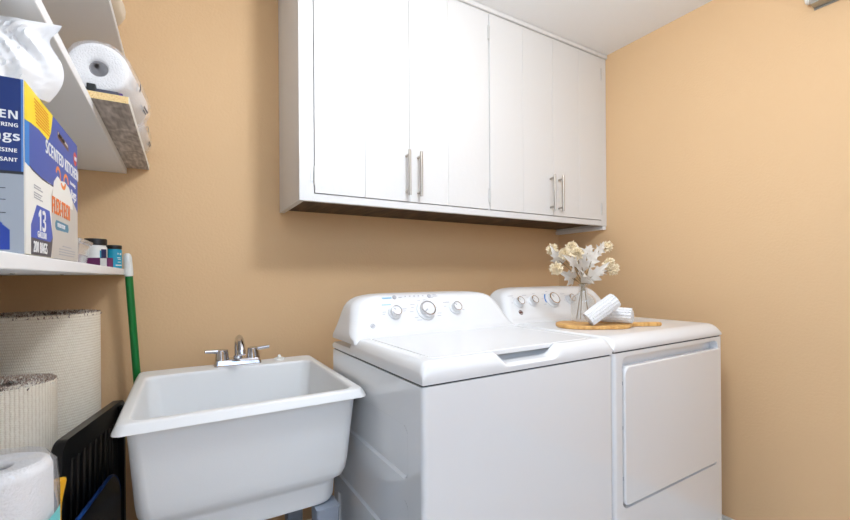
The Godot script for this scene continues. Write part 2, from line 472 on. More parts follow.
# ------------------------------------------------------------------ wall cabinet
func cabinet() -> void:
	var x0 := 0.354; var x1 := RIGHT - 0.001; var zf := -1.463; var zb := BACK + 0.001; var y0 := 1.41; var y1 := CEIL - 0.001
	var t := thing("wall_cabinet", "white painted wall cabinet with four plank doors above the washer and dryer", "cabinet", Vector3(x0, y0, zb))
	t.position = Vector3.ZERO
	for s in [0, 1]:
		var a := x0 if s == 0 else x1 - 0.02
		part("side_panel", box(Vector3(a, y0, zb), Vector3(a + 0.02, y1, zf - 0.019), 0.0015), M.paint, t)
	part("bottom_panel", box(Vector3(x0 + 0.02, y0 + 0.012, zb), Vector3(x1 - 0.02, y0 + 0.03, zf - 0.019), 0.001), M.raw_wood, t).set_meta("label", "unpainted dark wood underside")
	part("back_panel", box(Vector3(x0 + 0.02, y0 + 0.03, zb), Vector3(x1 - 0.02, y1, zb + 0.006), 0.001), M.paint, t)
	part("top_panel", box(Vector3(x0 + 0.02, y1 - 0.018, zb + 0.006), Vector3(x1 - 0.02, y1, zf - 0.019), 0.001), M.paint, t)
	part("wall_cleat", box(Vector3(x1 - 0.028, y0 - 0.020, zb), Vector3(x1, y0 - 0.0005, zf - 0.004), 0.002), M.shelf, t)
	# face frame
	var yd0 := 1.4375; var yd1 := 2.322
	var fz0 := zf - 0.019
	var frame := MB.new()
	for r in [[x0, 0.4055, y0, y1], [1.1925, 1.2005, yd0, yd1], [1.9785, x1, y0, y1], [0.4055, 1.9785, y0, yd0], [0.4055, 1.9785, yd1, y1]]:
		frame.rbox(Vector3((r[0] + r[1]) / 2, (r[2] + r[3]) / 2, (fz0 + zf) / 2), Vector3(r[1] - r[0], r[3] - r[2], 0.019), 0.001)
	part("face_frame", frame, M.paint, t)
	part("crown_strip", box(Vector3(x0, y1 - 0.021, zf), Vector3(x1, y1, zf + 0.012), 0.004), M.paint, t)
	var doors := [[0.4075, 0.598, 0.7882, 1], [0.7898, 0.974, 1.191, -1], [1.202, 1.402, 1.6027, 1], [1.6043, 1.798, 1.9765, -1]]
	for d in doors:
		var z1 := zf + 0.005
		var dn := Node3D.new(); dn.name = "door"; t.add_child(dn, true)
		for k in 2:
			var mb := MB.new()
			var a: float = d[k] + (0.0003 if k == 1 else 0.0)
			var b: float = d[k + 1] - (0.0003 if k == 0 else 0.0)
			mb.rbox(Vector3((a + b) / 2, (yd0 + yd1) / 2, z1 - 0.0095), Vector3(b - a, yd1 - yd0 - 0.004, 0.019), 0.0014)
			part("plank", mb, M.paint, dn)
		# bar handle near the meeting edge
		var hx: float = d[2] - 0.015 if d[3] == 1 else d[0] + 0.036
		if d[0] > 1.5: hx = d[0] + 0.038
		if d[3] == 1 and d[0] > 1.0: hx = d[2] - 0.020
		var h := MB.new()
		h.tube([Vector3(hx, 1.46, z1 + 0.03), Vector3(hx, 1.638, z1 + 0.03)], [0.006], 12)
		for yy in [1.478, 1.62]: h.tube([Vector3(hx, yy, z1), Vector3(hx, yy, z1 + 0.03)], [0.005], 10)
		part("handle", h, M.nickel, dn).set_meta("label", "brushed metal bar handle")
		# hinges on the outer edge
		for yy in [1.50, 2.235]:
			var hg := MB.new()
			var ex: float = d[0] - 0.002 if d[3] == 1 else d[2] + 0.002
			hg.tube([Vector3(ex, yy - 0.027, z1 + 0.001), Vector3(ex, yy + 0.027, z1 + 0.001)], [0.0032], 8)
			for q in [-0.031, 0.031]: hg.rbox(Vector3(ex, yy + q, z1 + 0.001), Vector3(0.004, 0.006, 0.004), 0.0015)
			hg.rbox(Vector3(ex + (-0.007 if d[3] == 1 else 0.007), yy, zf + 0.001), Vector3(0.010, 0.040, 0.002), 0.0005)
			part("hinge", hg, M.hinge, dn)

# ------------------------------------------------------------------ washer and dryer
func body_shell(wd: float, dp: float, y0: float, y1: float, ys: Array, ss: Array, fs: Array, sidefn: Callable, frontfn: Callable) -> MB:
	# walks round the plan: left side (back to front), front corner, front, corner, right side
	var r := 0.012
	var plan := []   # [x, z, nx, nz, kind, along]
	var back := ss.duplicate(); back.reverse()
	for d in back: plan.append([0.0, -d, -1.0, 0.0, 1, d])
	for i in range(1, 5):
		var a := i / 5.0 * PI / 2
		plan.append([r - cos(a) * r, -(r - sin(a) * r), -cos(a), sin(a), 0, 0.0])
	for x in fs: plan.append([x, 0.0, 0.0, 1.0, 2, x])
	for i in range(1, 5):
		var a := i / 5.0 * PI / 2
		plan.append([wd - r + sin(a) * r, -(r - cos(a) * r), sin(a), cos(a), 0, 0.0])
	plan.append([wd, -r, 1.0, 0.0, 0, 0.0]); plan.append([wd, -dp, 1.0, 0.0, 0, 0.0])
	var rows := []
	for y in ys:
		var row := []
		for p in plan:
			var push := 0.0
			if p[4] == 1: push = sidefn.call(p[5], y)
			elif p[4] == 2: push = frontfn.call(p[5], y)
			row.append(Vector3(p[0] - p[2] * push, y, p[1] - p[3] * push))
		rows.append(row)
	var mb := MB.new()
	mb.grid(rows)
	# back, top and bottom
	mb.quad(Vector3(0, y0, -dp), Vector3(0, y1, -dp), Vector3(wd, y1, -dp), Vector3(wd, y0, -dp))
	for top in [false, true]:
		var ring := []
		for p in plan: ring.append(Vector3(p[0], y1 if top else y0, p[1]))
		var m := Vector3(wd / 2, ring[0].y, -dp / 2)
		for j in ring.size():
			var k := (j + 1) % ring.size()
			if top: mb.tri(m, ring[j], ring[k])
			else: mb.tri(m, ring[k], ring[j])
	return mb

func side_push(d: float, y: float) -> float:
	var o := 0.0
	for r in [[0.655, 0.785], [0.475, 0.605], [0.295, 0.425]]:
		var s := sd_rrect(Vector2(d, y), Vector2(0.07, r[0]), Vector2(0.56, r[1]), 0.025)
		o = max(o, 0.007 * (1.0 - smoothstep(-0.006, 0.0, s)))
	return o

func no_push(_d: float, _y: float) -> float:
	return 0.0

func dryer_push(x: float, y: float) -> float:
	var s := sd_rrect(Vector2(x, y), Vector2(0.040, 0.404), Vector2(0.655, 0.884), 0.028)
	var deep := 0.026 if x > 0.30 else 0.022
	if y < 0.845: deep = 0.02
	return deep * (1.0 - smoothstep(-0.003, 0.0, s))

func round_in(s: float, r: float) -> float:
	if s >= r: return 1.0
	var q: float = 1.0 - max(s, 0.0) / r
	return sqrt(max(0.0, 1.0 - q * q))

func console_mesh(wd: float, yb: float, deep := 0.0) -> MB:
	var spec := [[-0.012, 0.0, 0.400, 0.012], [0.0, 0.0, 0.405, 0.012], [0.008, 0.001, 0.424, 0.02], [0.018, 0.004, 0.436, 0.026], [0.035, 0.010, 0.448, 0.03], [0.055, 0.017, 0.460, 0.032], [0.075, 0.023, 0.472, 0.034], [0.095, 0.031, 0.484, 0.036], [0.108, 0.041, 0.492, 0.036], [0.118, 0.054, 0.499, 0.036], [0.126, 0.072, 0.508, 0.036], [0.131, 0.095, 0.520, 0.034], [0.134, 0.125, 0.535, 0.03], [0.1355, 0.17, 0.55, 0.02]]
	var rings := []
	for s in spec:
		rings.append(rrect(s[1], wd - s[1], -0.612 - deep + s[0] * 0.05, -s[2] - deep, s[3], yb + s[0], 6))
	var mb := MB.new()
	mb.loft(rings)
	return mb

func face_at(x: float, up: float, yb: float) -> Transform3D:   # a frame on the console's sloping face; z points out
	var e2 := Vector3(0, 0.857, -0.515)
	return Transform3D(Basis(Vector3.RIGHT, e2, Vector3.RIGHT.cross(e2)), Vector3(x, yb + 0.055 + up * 0.857, -0.460 - up * 0.515))

func knob(parent: Node3D, at: Transform3D, r: float, skirt: float, tip: float) -> void:
	var turned := Transform3D(at.basis * Basis(Vector3.RIGHT, PI / 2), at.origin)
	var mb := MB.new()
	mb.xf = turned
	mb.lathe([Vector2(0, -0.004), Vector2(skirt, -0.004), Vector2(skirt, 0.004), Vector2(skirt - 0.003, 0.0065), Vector2(r, 0.007), Vector2(r * 0.98, 0.019), Vector2(r * 0.93, 0.022), Vector2(r * 0.7, 0.0232), Vector2(0, 0.0235)], 32)
	var k := part("knob", mb, M.panel, parent)
	mb = MB.new(); mb.xf = turned
	mb.lathe([Vector2(r * 0.90, 0.021), Vector2(r * 0.99, 0.0215), Vector2(r * 0.96, 0.0242), Vector2(r * 0.82, 0.0246), Vector2(r * 0.82, 0.021), Vector2(r * 0.90, 0.021)], 32)
	part("chrome_ring", mb, M.chrome, k).set_meta("label", "chrome ring")
	mb = MB.new(); mb.xf = Transform3D(at.basis * Basis(Vector3.BACK, tip), at.origin)
	mb.rbox(Vector3(0, r * 0.55, 0.0238), Vector3(r * 0.16, r * 0.6, 0.0014), 0.0004)
	part("pointer", mb, M.print_grey, k)

func markings(parent: Node3D, list: Array, m: Material, yb: float, deep := 0.0) -> void:
	for q in list:
		var mb := MB.new()
		mb.xf = face_at(q[0], q[1], yb).translated(Vector3(0, 0, -deep))
		mb.rbox(Vector3.ZERO, Vector3(q[2], q[3], 0.0012), 0.0003, 1)
		part("printed_marking", mb, m, parent)

func badge(parent: Node3D, at: Transform3D, m: Material, big := 1.0) -> void:
	var turned := Transform3D((at.basis * Basis(Vector3.RIGHT, PI / 2)).scaled_local(Vector3(big, 1, big)), at.origin)
	var mb := MB.new(); mb.xf = turned
	mb.lathe([Vector2(0.0062, 0.0), Vector2(0.008, 0.0), Vector2(0.008, 0.0016), Vector2(0.0062, 0.0016), Vector2(0.0062, 0.0)], 24)
	mb.lathe([Vector2(0, 0), Vector2(0.0045, 0), Vector2(0.0045, 0.0012), Vector2(0, 0.0012)], 18)
	part("emblem", mb, m, parent)

const APP := Vector3(0.4578, 0, -0.7945)
const APP_TURN := 0.0154

func washer() -> void:
	var wd := 0.6815
	var t := thing("washing_machine", "white top-load washing machine with three knobs beside the utility sink", "washing machine", APP, APP_TURN)
	var ys := lines(0.02, 0.893, 0.05, [[0.655, 0.006, 4], [0.785, 0.006, 4], [0.475, 0.006, 4], [0.605, 0.006, 4], [0.295, 0.006, 4], [0.425, 0.006, 4], [0.67, 0.016, 8], [0.77, 0.016, 8], [0.59, 0.016, 8], [0.49, 0.016, 8]])
	var ss := lines(0.012, 0.60, 0.06, [[0.07, 0.006, 4], [0.083, 0.018, 9], [0.56, 0.006, 4], [0.545, 0.015, 5]])
	part("body", body_shell(wd, 0.60, 0.02, 0.893, ys, ss, lines(0.012, wd - 0.012, 0.08, []), side_push, no_push), M.enamel, t, 35.0)
	for q in [[0.06, -0.06], [wd - 0.06, -0.06], [0.06, -0.54], [wd - 0.06, -0.54]]:
		var f := MB.new(); f.xf.origin = Vector3(q[0], 0, q[1])
		f.lathe([Vector2(0, 0), Vector2(0.022, 0), Vector2(0.022, 0.012), Vector2(0.01, 0.014), Vector2(0.01, 0.025), Vector2(0, 0.025)], 14)
		part("foot", f, M.black_plastic, t)
	# dark seal under the deck
	part("seal", box(Vector3(0.006, 0.892, -0.6), Vector3(wd - 0.006, 0.899, -0.007), 0.001), M.gap, t)
	# deck
	var yb := 0.897; var yt := 0.947
	var l0 := 0.052; var l1 := wd - 0.055; var d0 := 0.040; var d1 := 0.410
	var xs := lines(0.0, wd, 0.05, [[0.0, 0.003, 6], [0.0, 0.03, 20], [wd, 0.003, 6], [wd, 0.03, 20], [l0, 0.004, 4], [l1, 0.004, 4], [0.335, 0.15, 40]])
	var ds := lines(0.0, 0.44, 0.05, [[0.0, 0.003, 6], [0.0, 0.03, 20], [d0, 0.004, 4], [d1, 0.004, 4], [0.08, 0.04, 10]])
	var rows := []
	for d in ds:
		var row := []
		for x in xs:
			var e: float = round_in(min(x, wd - x), 0.028) * round_in(d, 0.026)
			var y: float = yb + 0.012 + (yt - yb - 0.012) * e
			if e <= 0.0: y = yb + 0.012
			var rec := sd_rrect(Vector2(x, d), Vector2(l0, d0), Vector2(l1, d1), 0.02)
			y -= 0.014 * (1.0 - smoothstep(-0.003, 0.001, rec)) * (1.0 if e > 0.5 else 0.0)
			var sc: float = smoothstep(0.222, 0.262, x) * (1.0 - smoothstep(0.415, 0.470, x))
			var lip := yb + 0.013 + 0.006 * sqrt(clampf(d / 0.02, 0, 1))
			var g := 1.0 - smoothstep(0.06, 0.10, d)
			y = lerpf(y, min(y, lip), sc * g)
			row.append(Vector3(x, y, -d))
		rows.append(row)
	var mb := MB.new()
	mb.grid(rows)
	# skirt down to the seam
	var low := []; var high := []
	for d in ds.size(): high.append(rows[ds.size() - 1 - d][0])
	for j in range(1, xs.size()): high.append(rows[0][j])
	for d in range(1, ds.size()): high.append(rows[d][xs.size() - 1])
	for p in high: low.append(Vector3(clampf(p.x, 0.002, wd - 0.002), yb, min(p.z, -0.002)))
	mb.grid([low, high])
	part("deck", mb, M.panel, t, 50.0, false)
	mb = MB.new()
	mb.loft([rrect(0.001, wd - 0.001, -0.612, -0.40, 0.01, yb), rrect(0.0, wd, -0.613, -0.40, 0.01, yb + 0.005), rrect(0.0, wd, -0.613, -0.40, 0.01, yb + 0.012), rrect(0.004, wd - 0.004, -0.61, -0.40, 0.01, yb + 0.018)])
	part("rear_deck", mb, M.panel, t)
	# lid with a straight front edge over the finger scoop
	mb = MB.new()
	var o := rrect2(l0 + 0.002, l1 - 0.002, -d1 + 0.002, -d0 - 0.002, [0.018, 0.018, 0.018, 0.018])
	mb.xf = Transform3D(Basis(Vector3.RIGHT, Vector3.FORWARD, Vector3.UP), Vector3.ZERO)
	var flipped := []
	for p in o: flipped.append(Vector2(p.x, -p.y))
	flipped.reverse()
	mb.slab(flipped, 0.9335, 0.9475, 0.0025)
	part("lid", mb, M.panel, t)
	part("console", console_mesh(wd, 0.944), M.panel, t, 50.0)
	knob(t, face_at(0.172, 0.020, 0.944), 0.019, 0.0235, 0.9)
	knob(t, face_at(0.298, 0.022, 0.944), 0.029, 0.037, 2.2)
	knob(t, face_at(0.425, 0.024, 0.944), 0.019, 0.0235, 0.7)
	badge(t, face_at(0.082, -0.022, 0.944), M.print_grey)
	var grey := [[0.210, 0.080, 0.012, 0.002], [0.135, 0.026, 0.012, 0.0018], [0.132, 0.018, 0.010, 0.0018], [0.213, 0.026, 0.01, 0.0018], [0.215, 0.034, 0.016, 0.0022], [0.24, 0.022, 0.014, 0.0018], [0.252, 0.05, 0.018, 0.0018], [0.248, 0.038, 0.012, 0.0018], [0.252, -0.002, 0.014, 0.0018], [0.262, -0.012, 0.02, 0.0018], [0.282, 0.064, 0.012, 0.0018], [0.305, 0.066, 0.012, 0.0018], [0.344, 0.034, 0.012, 0.0018], [0.352, 0.010, 0.018, 0.0018], [0.348, 0.0, 0.016, 0.0018], [0.396, 0.052, 0.028, 0.0024], [0.386, 0.036, 0.010, 0.0018], [0.462, 0.018, 0.010, 0.0018], [0.336, 0.074, 0.018, 0.0018], [0.356, 0.080, 0.02, 0.0018], [0.355, 0.086, 0.014, 0.0018]]
	for k in 5: grey.append([0.232 + k * 0.018, 0.083, 0.005, 0.0035])
	markings(t, grey, M.print_grey, 0.944)
	markings(t, [[0.158, 0.079, 0.036, 0.004], [0.150, 0.053, 0.034, 0.0026]], M.print_blue, 0.944)
	for bx in [0.188, 0.330]:
		var at := face_at(bx, 0.081, 0.944)
		mb = MB.new(); mb.xf = Transform3D(at.basis * Basis(Vector3.RIGHT, PI / 2), at.origin)
		mb.lathe([Vector2(0, 0), Vector2(0.0075, 0), Vector2(0.0075, 0.0015), Vector2(0.006, 0.003), Vector2(0, 0.0032)], 20)
		part("push_button", mb, M.print_grey, t)

func back_of(f: Transform3D) -> Transform3D:   # the dryer's console stands further back
	return f.translated(Vector3(0, 0, -0.04))

func dryer() -> void:
	var wd := 0.6893
	var at := APP + Vector3(cos(APP_TURN), 0, -sin(APP_TURN)) * 0.6885
	var t := thing("clothes_dryer", "white front-load clothes dryer between the washer and the right wall", "dryer", at, APP_TURN)
	var ys := lines(0.02, 0.897, 0.05, [[0.404, 0.003, 4], [0.418, 0.016, 10], [0.884, 0.003, 4], [0.87, 0.016, 10], [0.845, 0.001, 2]])
	var fs := lines(0.012, wd - 0.012, 0.05, [[0.040, 0.003, 4], [0.054, 0.016, 10], [0.655, 0.003, 4], [0.641, 0.016, 10], [0.30, 0.001, 2]])
	part("body", body_shell(wd, 0.64, 0.02, 0.897, ys, lines(0.012, 0.64, 0.1, []), fs, no_push, dryer_push), M.enamel, t, 35.0)
	for q in [[0.06, -0.06], [wd - 0.06, -0.06], [0.06, -0.54], [wd - 0.06, -0.54]]:
		var f := MB.new(); f.xf.origin = Vector3(q[0], 0, q[1])
		f.lathe([Vector2(0, 0), Vector2(0.022, 0), Vector2(0.022, 0.012), Vector2(0.01, 0.014), Vector2(0.01, 0.025), Vector2(0, 0.025)], 14)
		part("foot", f, M.black_plastic, t)
	part("seal", box(Vector3(0.006, 0.896, -0.64), Vector3(wd - 0.006, 0.902, -0.005), 0.001), M.gap, t)
	var mb := MB.new()
	mb.slab(rrect2(0.0475, 0.672, 0.412, 0.852, [0.012, 0.026, 0.022, 0.012]), -0.02, 0.0045, 0.004)
	var door := part("door", mb, M.enamel, t, 30.0)
	mb = MB.new()
	for yy in [0.50, 0.66, 0.80]: mb.rbox(Vector3(0.0435, yy, -0.004), Vector3(0.005, 0.012, 0.006), 0.001)
	part("hinge_pin", mb, M.leg, door)
	# top with a rounded front edge
	var yb := 0.901; var h := 0.044
	var xs := lines(0.0, wd, 0.08, [[0.0, 0.002, 4], [0.0, 0.022, 16], [wd, 0.002, 4], [wd, 0.022, 16]])
	var ds := lines(0.0, 0.652, 0.1, [[0.0, 0.002, 4], [0.0, 0.05, 24]])
	var rows := []
	for d in ds:
		var row := []
		for x in xs:
			var e: float = round_in(min(x, wd - x), 0.02) * round_in(d, 0.048)
			row.append(Vector3(x, yb + 0.006 + (h - 0.006) * e, -d))
		rows.append(row)
	mb = MB.new()
	mb.grid(rows)
	var low := []; var high := []
	for d in ds.size(): high.append(rows[ds.size() - 1 - d][0])
	for j in range(1, xs.size()): high.append(rows[0][j])
	for d in range(1, ds.size()): high.append(rows[d][xs.size() - 1])
	for j in range(1, xs.size()): high.append(rows[ds.size() - 1][xs.size() - 1 - j])
	for p in high: low.append(Vector3(clampf(p.x, 0.002, wd - 0.002), yb, clampf(p.z, -0.65, -0.002)))
	mb.grid([low, high])
	part("top_panel", mb, M.panel, t, 50.0, false)
	part("console", console_mesh(wd, 0.951, 0.04), M.panel, t, 50.0)
	knob(t, back_of(face_at(0.094, 0.022, 0.951)), 0.019, 0.0235, 0.9)
	knob(t, back_of(face_at(0.178, 0.024, 0.951)), 0.019, 0.0235, 0.9)
	knob(t, back_of(face_at(0.302, 0.026, 0.951)), 0.029, 0.037, 0.6)
	knob(t, back_of(face_at(0.420, 0.024, 0.951)), 0.019, 0.0235, 0.9)
	badge(t, back_of(face_at(0.086, -0.024, 0.951)), M.brown, 1.35)
	var grey := []
	for q in [[0.066, 0.056, 0.03], [0.146, 0.056, 0.024], [0.205, 0.062, 0.014], [0.39, 0.056, 0.028]]: grey.append([q[0], q[1], q[2], 0.0022])
	for k in 7:
		var a := -0.4 + k * 0.6
		grey.append([0.302 - cos(a) * 0.055, 0.026 + sin(a) * 0.046, 0.014, 0.0018])
	for cx in [0.094, 0.178, 0.42]:
		for k in 4: grey.append([cx - cos(k * 1.0) * 0.033, 0.023 + sin(k * 1.0) * 0.028, 0.009, 0.0016])
	markings(t, grey, M.print_grey, 0.951, 0.04)
	var blue := []
	for k in 7:
		var a := -0.15 + k * 0.16
		blue.append([0.302 - cos(a) * 0.040, 0.026 + sin(a) * 0.040, 0.006, 0.0075])
	markings(t, blue, M.bright_blue, 0.951, 0.04)

# ------------------------------------------------------------------ sink and faucet
func sink() -> void:
	var t := thing("utility_sink", "white plastic floor-standing utility sink beside the washer", "sink", Vector3(0.157, 0, -1.381))
	var hx := 0.2912; var hz := 0.300
	var mb := MB.new()
	var R := func(ix: float, zf: float, zb: float, r: float, y: float) -> Array: return rrect(-hx + ix, hx - ix, -hz + zb, hz - zf, r, y, 6)
	var rings := [R.call(0.075, 0.105, 0.085, 0.05, 0.488), R.call(0.066, 0.092, 0.072, 0.05, 0.493), R.call(0.062, 0.088, 0.068, 0.05, 0.505), R.call(0.060, 0.084, 0.066, 0.05, 0.548), R.call(0.056, 0.080, 0.06, 0.05, 0.558), R.call(0.044, 0.064, 0.05, 0.04, 0.572), R.call(0.039, 0.057, 0.045, 0.035, 0.590), R.call(0.036, 0.052, 0.04, 0.03, 0.62), R.call(0.025, 0.026, 0.03, 0.025, 0.80),
		R.call(0.006, 0.006, 0.006, 0.025, 0.804), R.call(0.0, 0.0, 0.0, 0.022, 0.806), R.call(0.001, 0.001, 0.001, 0.022, 0.810), R.call(0.008, 0.008, 0.004, 0.022, 0.824), R.call(0.011, 0.011, 0.006, 0.022, 0.8275), R.call(0.016, 0.016, 0.010, 0.022, 0.8285),
		R.call(0.028, 0.028, 0.098, 0.03, 0.8285), R.call(0.032, 0.032, 0.102, 0.032, 0.8265), R.call(0.035, 0.036, 0.105, 0.034, 0.818), R.call(0.052, 0.062, 0.132, 0.045, 0.62), R.call(0.068, 0.090, 0.140, 0.05, 0.54), R.call(0.085, 0.105, 0.155, 0.05, 0.515), R.call(0.11, 0.125, 0.17, 0.05, 0.506), R.call(0.22, 0.22, 0.24, 0.03, 0.50)]
	mb.loft(rings)
	part("basin", mb, M.tub, t, 50.0)
	for q in [[-1, -1], [1, -1], [-1, 1], [1, 1]]:
		var lg := MB.new()
		var a := Vector3(q[0] * (hx - 0.095), 0, q[1] * (hz - 0.10))
		lg.loft([rrect(a.x - 0.022, a.x + 0.022, a.z - 0.022, a.z + 0.022, 0.006, 0.0), rrect(a.x - 0.033, a.x + 0.033, a.z - 0.033, a.z + 0.033, 0.008, 0.4875)])
		part("leg", lg, M.leg, t)
	mb = MB.new(); mb.xf.origin = Vector3(0, 0.5005, -0.02)
	mb.lathe([Vector2(0, 0.001), Vector2(0.03, 0.001), Vector2(0.042, 0.004), Vector2(0.045, 0.0), Vector2(0, -0.002)], 24)
	part("drain", mb, M.chrome, t)
	mb = MB.new()
	mb.tube([Vector3(0, 0.488, -0.02), Vector3(0, 0.33, -0.02), Vector3(0, 0.28, -0.06), Vector3(0, 0.28, -0.20), Vector3(0, 0.30, -0.38)], [0.02], 12)
	part("drain_pipe", mb, M.white_plastic, t)
	# faucet on the rear ledge
	var f := thing("sink_faucet", "chrome two-handle faucet on the back ledge of the utility sink", "faucet", Vector3(0.172, 0.8285, -1.632))
	mb = MB.new()
	mb.loft([rrect(-0.077, 0.077, -0.026, 0.028, 0.010, 0.0), rrect(-0.077, 0.077, -0.026, 0.028, 0.010, 0.004), rrect(-0.073, 0.073, -0.023, 0.024, 0.010, 0.020), rrect(-0.069, 0.069, -0.019, 0.020, 0.010, 0.023)])
	part("base_plate", mb, M.chrome, f)
	mb = MB.new()
	mb.lathe([Vector2(0, 0.02), Vector2(0.016, 0.02), Vector2(0.015, 0.03), Vector2(0.012, 0.034), Vector2(0, 0.034)], 20)
	var pts := [Vector3(0, 0.03, 0), Vector3(0, 0.055, 0.0), Vector3(0, 0.078, 0.008), Vector3(0, 0.094, 0.024), Vector3(0, 0.099, 0.046), Vector3(0, 0.094, 0.070), Vector3(0, 0.080, 0.090), Vector3(0, 0.062, 0.100)]
	mb.tube(pts, [0.0115, 0.0115, 0.012, 0.012, 0.012, 0.0125, 0.013, 0.0135], 16)
	mb.tube([Vector3(0, 0.064, 0.0995), Vector3(0, 0.050, 0.104)], [0.0145], 16)
	part("spout", mb, M.chrome, f, 50.0)
	for s in [-1, 1]:
		mb = MB.new(); mb.xf.origin = Vector3(s * 0.051, 0, 0)
		mb.lathe([Vector2(0, 0.02), Vector2(0.0235, 0.02), Vector2(0.0225, 0.028), Vector2(0.020, 0.050), Vector2(0.019, 0.056), Vector2(0.012, 0.058), Vector2(0, 0.0585)], 22)
		var hd := part("handle", mb, M.chrome, f, 50.0)
		mb = MB.new()
		mb.tube([Vector3(s * 0.055, 0.050, 0.004), Vector3(s * 0.080, 0.0535, 0.008), Vector3(s * 0.106, 0.056, 0.012)], [0.0085, 0.0072, 0.0058], 10)
		part("lever", mb, M.chrome, hd)
	# small white stopper lying on the rim
	mb = MB.new(); mb.xf.origin = Vector3(0.318, 0.8285, -1.645)
	mb.lathe([Vector2(0, 0), Vector2(0.02, 0), Vector2(0.021, 0.004), Vector2(0.014, 0.007), Vector2(0.007, 0.009), Vector2(0.006, 0.014), Vector2(0.004, 0.017), Vector2(0, 0.0175)], 20)
	solo("sink_stopper", mb, M.white_plastic, "small white plastic stopper on the sink's back rim right of the faucet", "stopper")

# ------------------------------------------------------------------ shelves and what stands on them
const SHELF_X := -0.167
func shelves() -> void:
	for s in [["white wall shelf at eye height holding the bag box and bottles", 1.153], ["white wall shelf above the bag box, under the grey plank", 1.512], ["topmost white wall shelf above the paper rolls", 1.900]]:
		var t := thing("wall_shelf", s[0], "shelf", Vector3(LEFT, s[1], BACK))
		part("board", box(Vector3(0.001, 0, 0.001), Vector3(SHELF_X - LEFT, 0.02, 1.75), 0.002), M.shelf, t)
		part("cleat", box(Vector3(0.001, -0.04, 0.001), Vector3(0.02, -0.0003, 1.7), 0.002), M.shelf, t)
		for z in [0.34, 0.72, 1.1]:
			var mb := MB.new(); mb.xf.origin = Vector3(0.34, -0.0018, z)
			mb.lathe([Vector2(0, 0), Vector2(0.0035, 0.0004), Vector2(0.0045, 0.0022), Vector2(0, 0.0022)], 10)
			part("screw", mb, M.steel, t)
	# grey laminate plank lying on the middle shelf
	var g := thing("laminate_plank", "grey wood-look laminate plank overhanging the middle shelf", "plank", Vector3(-0.28, 1.5323, -1.46))
	var px0 := -0.15; var px1 := 0.179; var pz0 := -0.335; var pz1 := 0.325
	var mb2 := MB.new()
	for y in [0.0, 0.016]:
		var uv := [Vector2(0, 0), Vector2(0, 1), Vector2(0.6, 1), Vector2(0.6, 0)]
		mb2.quad(Vector3(px0, y, pz0), Vector3(px0, y, pz1), Vector3(px1, y, pz1), Vector3(px1, y, pz0), uv[0], uv[1], uv[2], uv[3])
	part("laminate_face", mb2, M.grey_oak, g, 40.0, false)
	part("chipboard_core", box(Vector3(px0 + 0.0003, 0.0003, pz0), Vector3(px1 - 0.0003, 0.0157, pz1), 0.0002), M.chip, g).set_meta("label", "raw yellow chipboard cut edge")
	part("edge_band", box(Vector3(px1 - 0.0003, 0.0, pz0), Vector3(px1 + 0.001, 0.016, pz1), 0.0002), M.off_white, g)

func paper_roll(called: String, label: String, at: Vector3, r: float, length: float, basis: Basis, group: String, printed: bool) -> Node3D:   # axis along local z, near end at +z
	var t := thing(called, label, "paper roll", at, 0.0, group)
	t.basis = basis
	var mb := MB.new()
	mb.xf = Transform3D(Basis(Vector3.RIGHT, PI / 2), Vector3.ZERO)
	var h := length / 2
	var ri := 0.018
	mb.lathe([Vector2(ri, -h + 0.01), Vector2(ri, h - 0.008), Vector2(ri + 0.004, h - 0.001), Vector2(r * 0.8, h), Vector2(r * 0.95, h - 0.004), Vector2(r, h - 0.014), Vector2(r * 1.01, 0), Vector2(r, -h + 0.014), Vector2(r * 0.95, -h + 0.004), Vector2(r * 0.8, -h), Vector2(ri + 0.004, -h + 0.001), Vector2(ri, -h + 0.01)], 36)
	part("paper", mb, M.paper, t, 60.0)
	mb = MB.new()
	mb.xf = Transform3D(Basis(Vector3.RIGHT, PI / 2), Vector3.ZERO)
	mb.lathe([Vector2(ri - 0.0015, -h + 0.012), Vector2(ri - 0.0015, h - 0.010), Vector2(ri - 0.0002, h - 0.010), Vector2(ri - 0.0002, -h + 0.012), Vector2(ri - 0.0015, -h + 0.012)], 24)
	part("cardboard_core", mb, M.core, t)
	# wrinkled clear wrap
	var f := FastNoiseLite.new(); f.seed = int(r * 9000); f.frequency = 9.0
	var rows := []
	var seg := 44
	for p in [[0.012, 1.0], [0.5, 1.0], [0.85, 1.0], [1.0, 0.9], [1.04, 0.6], [1.045, 0.2], [1.045, -0.2], [1.045, -0.6], [1.0, -0.93], [0.85, -1.0], [0.4, -1.0], [0.012, -1.0]]:
		var row := []
		for j in seg:
			var a := TAU * j / seg
			var k: float = p[0] * r + 0.003
			var q := Vector3(cos(a) * k, sin(a) * k, p[1] * (h + 0.006))
			k += (f.get_noise_3dv(q * 2.0 + Vector3(a, 0, 0)) + 0.45) * 0.004
			row.append(Vector3(cos(a) * k, sin(a) * k, q.z + f.get_noise_3dv(q * 3.0) * 0.002))
		rows.append(row)
	mb = MB.new(); mb.grid(rows, true)
	var w := part("plastic_wrap", mb, M.wrap, t, 30.0)
	w.set_meta("label", "clear crinkled plastic wrap")
	if printed:
		mb = MB.new()
		for q in [[0.42, 0.05, 0.010, 0.020], [0.12, -0.045, 0.05, 0.005], [0.02, -0.045, 0.035, 0.004]]:
			var rr := r * 1.045 + 0.0075
			var rw := []
			for i in 5:
				var a: float = q[0] - 0.5 + q[3] / rr * (i / 4.0 - 0.5)
				rw.append([Vector3(cos(a) * rr, sin(a) * rr, q[1] - q[2] / 2), Vector3(cos(a) * rr, sin(a) * rr, q[1] + q[2] / 2)])
			mb.grid(rw)
		part("printed_label", mb, M.charcoal, t, 40.0, false)
	return t

